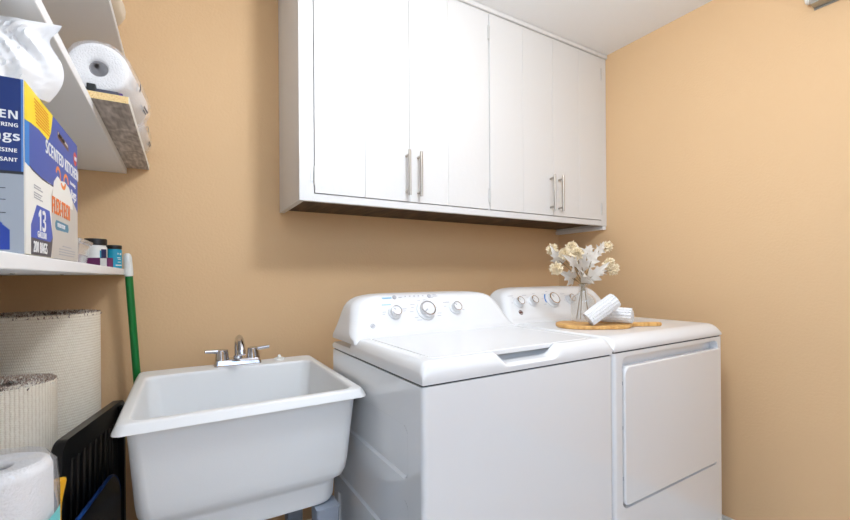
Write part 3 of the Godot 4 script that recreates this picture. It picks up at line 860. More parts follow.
func shelf_goods() -> void:
	# paper rolls on the plank
	paper_roll("wrapped_paper_roll", "wrapped white paper roll with its hollow core facing out, on the grey plank", Vector3(-0.148, 1.614, -1.285), 0.058, 0.24, Basis(Vector3.UP, -0.10), "wrapped rolls on the grey plank", true)
	paper_roll("wrapped_paper_roll", "wrapped white paper roll half hidden left of the roll with the visible core", Vector3(-0.294, 1.614, -1.33), 0.058, 0.24, Basis(Vector3.UP, 0.03), "wrapped rolls on the grey plank", false)
	paper_roll("wrapped_paper_roll", "wrapped cream paper roll at the back wall behind the roll with the visible core", Vector3(-0.150, 1.610, -1.60), 0.054, 0.24, Basis(Vector3.UP, -0.03), "wrapped rolls on the grey plank", true)
	# dark clip strip at the front of the plank
	var t := thing("black_clip_bar", "flat black plastic bar in front of the paper roll on the plank", "clip", Vector3(-0.165, 1.5483, -1.152))
	part("bar", box(Vector3(-0.055, 0.0004, -0.006), Vector3(0.045, 0.011, 0.006), 0.002), M.charcoal, t)
	part("grip", box(Vector3(-0.012, 0.0004, -0.0075), Vector3(0.004, 0.020, 0.0075), 0.002), M.black_lid, t)
	part("tip", box(Vector3(0.0455, 0.0015, -0.005), Vector3(0.052, 0.0095, 0.005), 0.001), M.plum_text, t)
	# cream cloth on the top shelf, its fold hanging over the edge
	var mb := MB.new()
	var rings := []
	var f := FastNoiseLite.new(); f.seed = 5; f.frequency = 8.0
	for i in 9:
		var z := -0.13 + 0.26 * i / 8.0
		var s := 1.0 if i > 0 and i < 8 else 0.9
		var ring := []
		for j in 20:
			var a := TAU * j / 20
			var p := Vector3(signf(cos(a)) * pow(absf(cos(a)), 0.6) * 0.085 * s, signf(sin(a)) * pow(absf(sin(a)), 0.6) * 0.045 * s, z)
			p += Vector3(1, 1, 0) * f.get_noise_3dv(p * 2.0) * 0.010
			ring.append(p + Vector3(0, 0.056, 0))
		rings.append(ring)
	mb.loft(rings)
	var cl := solo("cream_towel", mb, M.cream_cloth, "cream folded towel overhanging the topmost shelf's edge", "towel", "", 60.0)
	cl.position = Vector3(-0.236, 1.9205, -1.50)
	# bottles, small boxes
	t = thing("supplement_bottle", "white bottle with black lid and dark label at the shelf end", "bottle", Vector3(-0.220, 1.1735, -1.548))
	mb = MB.new(); mb.lathe([Vector2(0, 0), Vector2(0.026, 0), Vector2(0.0275, 0.003), Vector2(0.0275, 0.058), Vector2(0.024, 0.066), Vector2(0, 0.066)], 28)
	part("jar", mb, M.white_plastic, t)
	mb = MB.new(); mb.lathe([Vector2(0, 0.0665), Vector2(0.027, 0.0665), Vector2(0.0275, 0.068), Vector2(0.0275, 0.083), Vector2(0.0262, 0.0848), Vector2(0, 0.085)], 28)
	part("lid", mb, M.black_lid, t)
	mb = MB.new()
	var rows := []
	for y in [0.022, 0.054]:
		var row := []
		for i in 13: row.append(Vector3(cos(0.30 + i * 0.055) * 0.0279, y, sin(0.30 + i * 0.055) * 0.0279))
		rows.append(row)
	mb.grid(rows); part("dark_label", mb, M.navy, t, 40.0, false)
	mb = MB.new(); rows = []
	for y in [0.028, 0.05]:
		var row := []
		for i in 5: row.append(Vector3(cos(0.97 + i * 0.03) * 0.0282, y, sin(0.97 + i * 0.03) * 0.0282))
		rows.append(row)
	mb.grid(rows); part("label_stripe", mb, M.teal, t, 40.0, false)
	t = thing("teal_bottle", "teal bottle with black lid at the end of the lower shelf", "bottle", Vector3(-0.190, 1.1735, -1.665))
	mb = MB.new(); mb.lathe([Vector2(0, 0), Vector2(0.0205, 0), Vector2(0.0215, 0.003), Vector2(0.0215, 0.058), Vector2(0.019, 0.062), Vector2(0, 0.062)], 28)
	part("jar", mb, M.teal, t)
	mb = MB.new(); mb.lathe([Vector2(0, 0.0625), Vector2(0.0212, 0.0625), Vector2(0.0215, 0.064), Vector2(0.0215, 0.073), Vector2(0.0205, 0.0745), Vector2(0, 0.0748)], 28)
	part("lid", mb, M.black_lid, t)
	mb = MB.new()
	for q in [[0.55, 0.046, 0.25, 0.006], [0.95, 0.047, 0.12, 0.005], [0.8, 0.034, 0.5, 0.0022], [0.75, 0.029, 0.45, 0.0018], [0.75, 0.02, 0.5, 0.0018], [0.8, 0.010, 0.9, 0.003]]:
		rows = []
		for y in [q[1] - q[3] / 2, q[1] + q[3] / 2]:
			var row := []
			for i in 5: row.append(Vector3(cos(q[0] + q[2] * (i / 4.0 - 0.5)) * 0.0218, y, sin(q[0] + q[2] * (i / 4.0 - 0.5)) * 0.0218))
			rows.append(row)
		mb.grid(rows)
	part("label_print", mb, M.off_white, t, 40.0, false)
	t = thing("plum_carton", "small plum purple carton lying in front of the bottles", "box", Vector3(-0.201, 1.1732, -1.462), -0.35)
	part("carton", box(Vector3(-0.03, 0, -0.012), Vector3(0.030, 0.026, 0.012), 0.001), M.purple, t)
	part("white_panel", box(Vector3(0.010, 0.002, 0.0118), Vector3(0.026, 0.0245, 0.0126), 0.0002), M.off_white, t)
	t = thing("clear_container", "clear plastic container between the bag box and the bottles", "container", Vector3(-0.262, 1.1732, -1.305))
	var ro := []
	for q in [[0.048, 0.0], [0.050, 0.002], [0.056, 0.052], [0.060, 0.053], [0.060, 0.055], [0.054, 0.055], [0.048, 0.004]]:
		ro.append(rrect(-q[0], q[0], -q[0] * 1.3, q[0] * 1.3, 0.012, q[1]))
	mb = MB.new(); mb.loft(ro); part("tub", mb, M.clear, t)
	mb = MB.new(); mb.loft([rrect(-0.061, 0.061, -0.079, 0.079, 0.013, 0.0555), rrect(-0.062, 0.062, -0.080, 0.080, 0.013, 0.061), rrect(-0.058, 0.058, -0.076, 0.076, 0.012, 0.064)])
	part("snap_lid", mb, M.clear, t)

func poly_tex(w: int, h: int, base: Color, shapes: Array) -> ImageTexture:   # flat print: filled outlines in 0..1, y up
	var img := Image.create(w, h, false, Image.FORMAT_RGB8)
	img.fill(base)
	for s in shapes:
		var pp := PackedVector2Array(s[1])
		var lo := Vector2(9, 9); var hi := Vector2(-9, -9)
		for p in pp:
			lo = Vector2(min(lo.x, p.x), min(lo.y, p.y)); hi = Vector2(max(hi.x, p.x), max(hi.y, p.y))
		for y in range(max(0, int((1 - hi.y) * h) - 1), min(h, int((1 - lo.y) * h) + 2)):
			for x in range(max(0, int(lo.x * w) - 1), min(w, int(hi.x * w) + 2)):
				if Geometry2D.is_point_in_polygon(Vector2((x + 0.5) / w, 1.0 - (y + 0.5) / h), pp): img.set_pixel(x, y, s[0])
	return ImageTexture.create_from_image(img)

func words(what: String, height: float, m: Material, parent: Node3D, at: Transform3D, stretch := 1.0, bold := true, align := HORIZONTAL_ALIGNMENT_LEFT) -> void:
	var tm := TextMesh.new()
	var font := SystemFont.new()
	font.font_names = PackedStringArray(["Droid Sans"])
	font.font_weight = 700 if bold else 400
	tm.font = font; tm.text = what; tm.font_size = 64
	tm.pixel_size = height / 46.0
	tm.depth = 0.0004
	tm.horizontal_alignment = align
	tm.curve_step = 2.0
	var o := MeshInstance3D.new()
	o.name = "lettering"
	o.mesh = tm; o.material_override = m
	o.transform = at * Transform3D(Basis.from_scale(Vector3(stretch, 1, 1)), Vector3.ZERO)
	parent.add_child(o, true)

func bag_box() -> void:
	# x runs to the left of the near right corner, z away; local origin at near right bottom corner
	var t := thing("trash_bag_box", "blue and white cardboard box of 13 gallon scented kitchen bags", "box", Vector3(-0.1675, 1.1733, -0.692))
	var W := 0.28; var H := 0.216; var L := 0.30
	part("carton", box(Vector3(-W, 0, -L), Vector3(0, H, 0), 0.0015), M.off_white, t)
	# printed side panel facing the room
	var blue := Color(0.17, 0.32, 0.67); var yel := Color(0.97, 0.86, 0.12); var silver := Color(0.78, 0.76, 0.73); var wht := Color(0.93, 0.93, 0.91)
	var E := func(cx: float, cy: float, rx: float, ry: float, a0: float, a1: float, inner: float) -> Array:
		var o := []
		for i in 17:
			var a := lerpf(a0, a1, i / 16.0)
			o.append(Vector2(cx + cos(a) * rx, cy + sin(a) * ry))
		if inner > 0.0:
			for i in 17:
				var a := lerpf(a1, a0, i / 16.0)
				o.append(Vector2(cx + cos(a) * rx * inner, cy + sin(a) * ry * inner))
		return o
	var side := poly_tex(512, 384, wht, [
		[blue, [Vector2(0, 0.55), Vector2(0.1, 0.52), Vector2(0.25, 0.505), Vector2(0.5, 0.51), Vector2(0.75, 0.45), Vector2(1, 0.42), Vector2(1, 1), Vector2(0, 1)]],
		[Color(0.10, 0.10, 0.14), [Vector2(0, 0.54), Vector2(0.1, 0.51), Vector2(0.25, 0.495), Vector2(0.45, 0.497), Vector2(0.45, 0.507), Vector2(0.25, 0.505), Vector2(0.1, 0.52), Vector2(0, 0.55)]],
		[Color(0.03, 0.50, 0.82), [Vector2(0, 0.53), Vector2(0.06, 0.52), Vector2(0.06, 0.8), Vector2(0, 0.8)]],
		[silver, [Vector2(0.40, 0.0), Vector2(1, 0.0), Vector2(1, 0.42), Vector2(0.86, 0.50), Vector2(0.80, 0.56), Vector2(0.44, 0.50), Vector2(0.39, 0.42), Vector2(0.41, 0.2)]],
		[wht, [Vector2(0.42, 0.42), Vector2(0.45, 0.54), Vector2(0.52, 0.60), Vector2(0.60, 0.585), Vector2(0.68, 0.60), Vector2(0.78, 0.58), Vector2(0.86, 0.50), Vector2(0.87, 0.42)]],
		[Color(0.94, 0.52, 0.20), E.call(0.54, 0.605, 0.055, 0.07, -0.4, 2.9, 0.62)],
		[Color(0.94, 0.52, 0.20), E.call(0.71, 0.60, 0.06, 0.07, 0.0, 3.2, 0.62)],
		[Color(0.94, 0.52, 0.20), E.call(0.645, 0.585, 0.06, 0.055, -2.8, 0.1, 0.5)],
		[yel, [Vector2(0, 0.775), Vector2(0.08, 0.79), Vector2(0.2, 0.80), Vector2(0.35, 0.79), Vector2(0.40, 0.86), Vector2(0.44, 1), Vector2(0, 1)]],
		[Color(0.36, 0.22, 0.15), [Vector2(0.53, 0.885), Vector2(0.77, 0.865), Vector2(0.77, 0.915), Vector2(0.53, 0.935)]],
		[Color(0.80, 0.78, 0.76), [Vector2(0.54, 0.912), Vector2(0.76, 0.893), Vector2(0.76, 0.912), Vector2(0.54, 0.930)]],
		[Color(0.80, 0.22, 0.22), E.call(0.94, 0.865, 0.045, 0.058, 0, TAU, 0.0)],
		[Color(0.20, 0.34, 0.72), [Vector2(0.16, 0.315), Vector2(0.37, 0.315), Vector2(0.425, 0.14), Vector2(0.38, 0.105), Vector2(0.075, 0.105), Vector2(0.075, 0.18)]],
		[Color(0.27, 0.28, 0.34), [Vector2(0.075, 0.105), Vector2(0.38, 0.105), Vector2(0.425, 0.14), Vector2(0.39, 0.0), Vector2(0.075, 0.0)]],
		[Color(0.22, 0.50, 0.62), [Vector2(0.47, 0.225), Vector2(0.49, 0.205), Vector2(0.75, 0.215), Vector2(0.765, 0.24), Vector2(0.75, 0.275), Vector2(0.49, 0.275), Vector2(0.47, 0.25)]],
	])
	var sm := mat(Color.WHITE, 0.4); sm.albedo_texture = side
	var mb := MB.new()
	mb.quad(Vector3(0.0003, 0.0005, -0.0006), Vector3(0.0003, 0.0005, -L + 0.0006), Vector3(0.0003, H - 0.0005, -L + 0.0006), Vector3(0.0003, H - 0.0005, -0.0006), Vector2(0, 1), Vector2(1, 1), Vector2(1, 0), Vector2(0, 0))
	var p := part("printed_side", mb, sm, t, 40.0, false)
	var S := func(a: float, b: float) -> Transform3D: return Transform3D(Basis(Vector3.FORWARD, Vector3.UP, Vector3.RIGHT), Vector3(0.0007, b * H, -a * L))
	words("SCENTED KITCHEN", 0.0190, M.text_white, p, S.call(0.30, 0.735), 0.92)
	words("Drawstring", 0.0060, M.text_white, p, S.call(0.80, 0.63), 0.9)
	words("Bags", 0.0150, M.text_white, p, S.call(0.815, 0.545), 0.9)
	words("FLEX-TECH", 0.0250, M.orange, p, S.call(0.405, 0.372), 0.66)
	words("FRESH SCENT", 0.0062, M.text_white, p, S.call(0.51, 0.245), 0.9)
	words("13", 0.0290, M.text_white, p, S.call(0.175, 0.225), 0.85)
	words("GALLON", 0.0085, M.text_white, p, S.call(0.165, 0.135), 0.9)
	words("200 BAGS", 0.0145, M.text_white, p, S.call(0.105, 0.052), 0.72)
	words("KIRKLAND", 0.0038, M.ink, p, S.call(0.55, 0.912) * Transform3D(Basis(Vector3.BACK, -0.06), Vector3.ZERO), 1.2)
	words("NEW", 0.007, M.text_white, p, S.call(0.915, 0.865), 0.8)
	var ln := MB.new()
	for q in [[0.12, 0.43, 0.10], [0.12, 0.415, 0.13], [0.12, 0.385, 0.12], [0.12, 0.37, 0.10], [0.12, 0.355, 0.13], [0.62, 0.10, 0.2], [0.55, 0.075, 0.36], [0.55, 0.055, 0.36], [0.55, 0.035, 0.34]]:
		ln.rbox(Vector3(0.0006, q[1] * H, -(q[0] + q[2] / 2) * L), Vector3(0.0003, 0.0016, q[2] * L), 0.0001, 1)
	part("fine_print", ln, M.print_grey, p)
	for k in 8:
		ln = MB.new()
		ln.rbox(Vector3(0.0006, (0.96 - k * 0.019) * H, -(0.24 + k * 0.004) * L), Vector3(0.0003, 0.0012, (0.22) * L), 0.0001, 1)
		part("fine_print", ln, M.orange, p)
	# near end panel facing the viewer
	var e := poly_tex(256, 192, Color(0.03, 0.17, 0.44), [
		[Color(0.62, 0.64, 0.67), [Vector2(0, 0), Vector2(1, 0), Vector2(1, 0.47), Vector2(0, 0.47)]],
		[Color(0.08, 0.08, 0.10), [Vector2(0, 0.455), Vector2(1, 0.455), Vector2(1, 0.47), Vector2(0, 0.47)]],
		[Color(0.05, 0.20, 0.58), [Vector2(0.55, 0.02), Vector2(0.955, 0.02), Vector2(0.955, 0.13), Vector2(0.90, 0.21), Vector2(0.55, 0.21)]],
		[Color(0.30, 0.50, 0.75), [Vector2(0.994, 0.47), Vector2(1, 0.47), Vector2(1, 1), Vector2(0.994, 1)]],
	])
	var em := mat(Color.WHITE, 0.4); em.albedo_texture = e
	mb = MB.new()
	mb.quad(Vector3(-W + 0.0006, 0.0005, 0.0003), Vector3(-0.0006, 0.0005, 0.0003), Vector3(-0.0006, H - 0.0005, 0.0003), Vector3(-W + 0.0006, H - 0.0005, 0.0003), Vector2(0, 1), Vector2(1, 1), Vector2(1, 0), Vector2(0, 0))
	p = part("printed_end", mb, em, t, 40.0, false)
	var N := func(x: float, y: float) -> Transform3D: return Transform3D(Basis.IDENTITY, Vector3(x, y, 0.0007))
	words("KITCHEN", 0.0100, M.text_white, p, N.call(-0.0045, 0.170), 1.0, true, HORIZONTAL_ALIGNMENT_RIGHT)
	words("DRAWSTRING", 0.0036, M.text_white, p, N.call(-0.0050, 0.1575), 1.0, true, HORIZONTAL_ALIGNMENT_RIGHT)
	words("Bags", 0.0105, M.text_white, p, N.call(-0.0030, 0.1440), 1.1, true, HORIZONTAL_ALIGNMENT_RIGHT)
	words("CUISINE", 0.0046, M.text_white, p, N.call(-0.0060, 0.1265), 1.0, true, HORIZONTAL_ALIGNMENT_RIGHT)
	words("COULISSANT", 0.0046, M.text_white, p, N.call(-0.0060, 0.1150), 1.0, true, HORIZONTAL_ALIGNMENT_RIGHT)
	ln = MB.new()
	for q in [0.098, 0.080, 0.066, 0.050]: ln.rbox(Vector3(-0.024, q, 0.0005), Vector3(0.014, 0.0008, 0.0003), 0.0001, 1)
	part("ruled_line", ln, M.ink, p)
	# white plastic bag with a flat top seam, stuffed in between the box and the shelf
	var f := FastNoiseLite.new(); f.seed = 21; f.frequency = 1.0; f.fractal_octaves = 3
	mb = MB.new()
	var nu := 56; var nv := 34
	for face in [1, -1]:
		var rows := []
		for iv in nv + 1:
			var v := float(iv) / nv
			var row := []
			for iu in nu + 1:
				var u := 2.0 * iu / nu - 1.0
				var edge: float = lerpf(0.098, 0.112, v) + 0.015 * smoothstep(0.60, 1.0, v) + 0.012 * sin(v * PI * 1.5) - 0.008 * exp(-pow((v - 0.78) / 0.13, 2))
				var belly: float = (1.0 - pow(absf(u), 3.0)) * pow(clampf(1.0 - v * v, 0, 1), 0.6) * 0.048 + 0.0012 * (1.0 - absf(u))
				var fold := (f.get_noise_2d(u * 5.0 + v * 1.8, v * 0.9 + face * 9.0) * 0.022 + f.get_noise_2d(u * 13.0 + v * 4.0, v * 1.6 + face * 5.0) * 0.008) * (1.0 - pow(absf(u), 4.0)) * clampf((1.0 - v) * 7.0, 0.0, 1.0) * clampf(v * 9.0, 0, 1)
				row.append(Vector3(u * edge, v * (0.103 + 0.004 * u), face * (belly + fold * 0.9) + 0.012 * v * u))
			rows.append(row)
		mb.grid(rows)
		var low := []
		for p3 in rows[0]: low.append(Vector3(p3.x, 0.0, 0.0))
		mb.grid([rows[0], low])
	var b := solo("white_plastic_bag", mb, M.bag, "crumpled white plastic bag with a flat seam on top of the blue bag box", "plastic bag", "", 75.0)
	b.position = Vector3(-0.258, 1.3903, -0.770)

# ------------------------------------------------------------------ the left corner
func carpet_roll(label: String, at: Vector3, r: float, h: float, swap: bool, seedn: int) -> void:
	var t := thing("carpet_roll", label, "carpet roll", at, 0.0, "carpet rolls under the shelves")
	# spiral sheet with thickness: backing outside
	var turns := 3.3; var thick := 0.011
	var n := 150
	var outer := []; var inner := []
	var len := 0.0
	var uvl := []
	var prev := Vector2.ZERO
	for i in n + 1:
		var k := float(i) / n
		var a := -2.2 + k * turns * TAU * -1.0
		var rr := r - k * turns * 0.021
		var q := Vector2(cos(a), sin(a))
		if i > 0: len += (q * rr - prev).length()
		prev = q * rr
		outer.append(q * rr); inner.append(q * (rr - thick)); uvl.append(len)
	var mb := MB.new()
	var rows := []; var uvs := []
	for y in [0.0, h]:
		var row := []; var uv := []
		for i in n + 1:
			row.append(Vector3(outer[i].x, y, outer[i].y))
			uv.append(Vector2(uvl[i], -y) * 8.0 if not swap else Vector2(-y, uvl[i]) * 8.0)
		rows.append(row); uvs.append(uv)
	mb.grid(rows, false, uvs)
	part("backing", mb, M.backing_rows, t, 60.0, false).set_meta("label", "ribbed beige woven backing")
	mb = MB.new()
	rows = []
	for y in [0.0, h - 0.004]:
		var row := []
		for i in n + 1: row.append(Vector3(inner[i].x, y, inner[i].y))
		rows.append(row)
	mb.grid(rows)
	var top := []
	for q in [outer, inner]:
		var row := []
		for i in n + 1: row.append(Vector3(q[i].x, h - (0.0 if q == outer else 0.004), q[i].y))
		top.append(row)
	mb.grid(top)
	mb.quad(Vector3(outer[0].x, 0, outer[0].y), Vector3(outer[0].x, h, outer[0].y), Vector3(inner[0].x, h, inner[0].y), Vector3(inner[0].x, 0, inner[0].y))
	part("carpet_edge", mb, M.pile_base, t, 60.0, false)
	# cut pile standing out at the top edge
	rng.seed = seedn
	mb = MB.new(); mb.tinted = true
	var cols := [Color(0.88, 0.84, 0.79), Color(0.66, 0.56, 0.50), Color(0.95, 0.93, 0.89), Color(0.78, 0.69, 0.64), Color(0.48, 0.39, 0.35)]
	for i in 1800:
		var k := rng.randf()
		var fi := k * (n - 1)
		var j := int(fi)
		var o: Vector2 = outer[j].lerp(outer[j + 1], fi - j)
		var c2: Vector2 = inner[j].lerp(inner[j + 1], fi - j)
		var q := o.lerp(c2, rng.randf_range(-0.05, 1.9))
		var b := Vector3(q.x, h - 0.008, q.y)
		var d := Vector3(rng.randf_range(-1, 1), rng.randf_range(0.5, 1.6), rng.randf_range(-1, 1)).normalized() * rng.randf_range(0.007, 0.014)
		var s := d.cross(Vector3(rng.randf_range(-1, 1), 0.3, rng.randf_range(-1, 1))).normalized() * 0.0026
		var u := d.cross(s).normalized() * 0.0026
		mb.tint = cols[rng.randi() % 5].srgb_to_linear()
		mb.tri(b + s, b + d, b - s * 0.5 + u); mb.tri(b - s * 0.5 + u, b + d, b - s * 0.5 - u); mb.tri(b - s * 0.5 - u, b + d, b + s)
	var pl := part("pile", mb, M.pile, t, 20.0, false)
	pl.set_meta("kind", "stuff"); pl.set_meta("label", "speckled brown and cream pile")

func left_corner() -> void:
	carpet_roll("tall beige carpet roll standing in the corner under the shelf", Vector3(-0.352, 0, -1.625), 0.145, 1.040, false, 41)
	carpet_roll("short beige carpet roll standing in front of the tall roll", Vector3(-0.373, 0, -1.357), 0.115, 0.895, true, 42)
	# broom handle
	var t := thing("broom_handle", "green metal broom handle with white cap leaning between sink and shelves", "broom handle", Vector3(-0.090, 0.0, -1.755))
	var a := Vector3(0, 0.001, 0); var b := Vector3(-0.066, 1.152, 0.035); var c := Vector3(-0.0703, 1.226, 0.037)
	var mb := MB.new(); mb.tube([a, b], [0.0115], 18); part("handle", mb, M.green, t)
	var d := (c - b).normalized()
	mb = MB.new(); mb.tube([b - d * 0.004, b, b + d * 0.02, b + d * 0.060, b + d * 0.070, c], [0.0117, 0.0135, 0.0135, 0.0125, 0.010, 0.0045], 18); part("cap", mb, M.white_plastic, t, 50.0)
	# black ribbed tray on its edge
	t = thing("boot_tray", "black ribbed plastic tray standing on edge against the carpet rolls", "tray", Vector3(-0.196, 0, -1.312), PI / 2 - 0.215)
	mb = MB.new()
	var o := rrect2(-0.175, 0.175, 0.0, 0.795, [0.03, 0.03, 0.03, 0.03])
	mb.slab(o, -0.008, 0.0, 0.002)
	part("sheet", mb, M.black_plastic, t)
	mb = MB.new()
	var rim_o := []; var rim_i := []; var rim_h := []; var rim_g := []
	var oi := rrect2(-0.163, 0.163, 0.012, 0.783, [0.022, 0.022, 0.022, 0.022])
	for i in o.size():
		rim_o.append(Vector3(o[i].x, o[i].y, -0.001)); rim_h.append(Vector3(o[i].x, o[i].y, 0.014)); rim_g.append(Vector3(oi[i].x, oi[i].y, 0.014)); rim_i.append(Vector3(oi[i].x, oi[i].y, -0.001))
	mb.grid([rim_i, rim_o, rim_h, rim_g, rim_i], true)
	part("rim", mb, M.black_plastic, t, 40.0)
	for k in 9:
		var x := -0.12 + k * 0.03
		mb = MB.new()
		mb.tube([Vector3(x - 0.02, 0.06, 0.0), Vector3(x + 0.02 if x < 0.11 else x, 0.735, 0.0)], [0.0045], 8)
		part("rib", mb, M.black_plastic, t)
	# dark lid with a blue edge
	t = thing("dark_bin_lid", "dark plastic lid with a blue rim standing between the black tray and the sink", "lid", Vector3(-0.182, 0, -1.195), PI / 2 - 0.150)
	mb = MB.new()
	o = rrect2(-0.115, 0.205, 0.0, 0.634, [0.09, 0.03, 0.01, 0.03], 8)
	mb.slab(o, -0.004, 0.004, 0.0015)
	part("panel", mb, M.smoke_plastic, t)
	mb = MB.new()
	var path := []
	for q in o:
		if q.y > 0.30: path.append(Vector3(q.x, q.y, 0.0))
	mb.tube(path, [0.0045], 10)
	part("blue_rim", mb, M.blue_rim, t, 60.0)
	# yellow handle
	mb = MB.new(); mb.xf.origin = Vector3(-0.2015, 0, -1.022)
	mb.lathe([Vector2(0, 0), Vector2(0.004, 0), Vector2(0.0022, 0.70), Vector2(0.0035, 0.722), Vector2(0.0105, 0.760), Vector2(0.0095, 0.764), Vector2(0, 0.764)], 16)
	solo("yellow_handle", mb, M.yellow, "yellow flared plastic handle end behind the wrapped paper towels", "handle")
	# wrapped paper towels on a tote (the tote is below the picture)
	var pt := paper_roll("paper_towel_roll", "upright paper towel roll in clear wrap at the lower left", Vector3(-0.252, 0.716, -0.893), 0.067, 0.27, Basis(Vector3.RIGHT, -PI / 2), "", false)
	var lb := MB.new()
	var rows := []
	for y in [-0.09, 0.028]:
		var row := []
		for i in 15:
			var an := 0.05 + i * 0.1
			row.append(Vector3(cos(an) * 0.0775, -sin(an) * 0.0775, y + (0.03 * (1.0 - i / 14.0) if y > 0 else 0.0)))
		rows.append(row)
	lb.grid(rows)
	var lab := part("printed_label", lb, M.teal_label, pt, 40.0, false)
	lb = MB.new()
	for q in [[0.45, 0.022, 0.6, 0.012], [0.45, -0.006, 0.5, 0.014], [0.4, -0.03, 0.6, 0.010]]:
		rows = []
		for y in [q[1] - q[3] / 2, q[1] + q[3] / 2]:
			var row := []
			for i in 9:
				var an: float = q[0] + q[2] * (i / 8.0 - 0.5)
				row.append(Vector3(cos(an) * 0.0779, -sin(an) * 0.0779, y))
			rows.append(row)
		lb.grid(rows)
	part("label_print", lb, M.off_white, lab, 40.0, false)
	t = thing("storage_tote", "grey storage tote under the paper towels, below the picture", "storage box", Vector3(-0.43, 0, -0.80))
	mb = MB.new(); mb.loft([rrect(-0.16, 0.16, -0.15, 0.15, 0.03, 0), rrect(-0.172, 0.20, -0.165, 0.165, 0.03, 0.54)])
	part("tub", mb, M.leg, t)
	mb = MB.new(); mb.loft([rrect(-0.176, 0.205, -0.17, 0.17, 0.03, 0.5405), rrect(-0.176, 0.205, -0.17, 0.17, 0.03, 0.56), rrect(-0.165, 0.198, -0.16, 0.16, 0.03, 0.568)])
	part("lid", mb, M.charcoal, t)

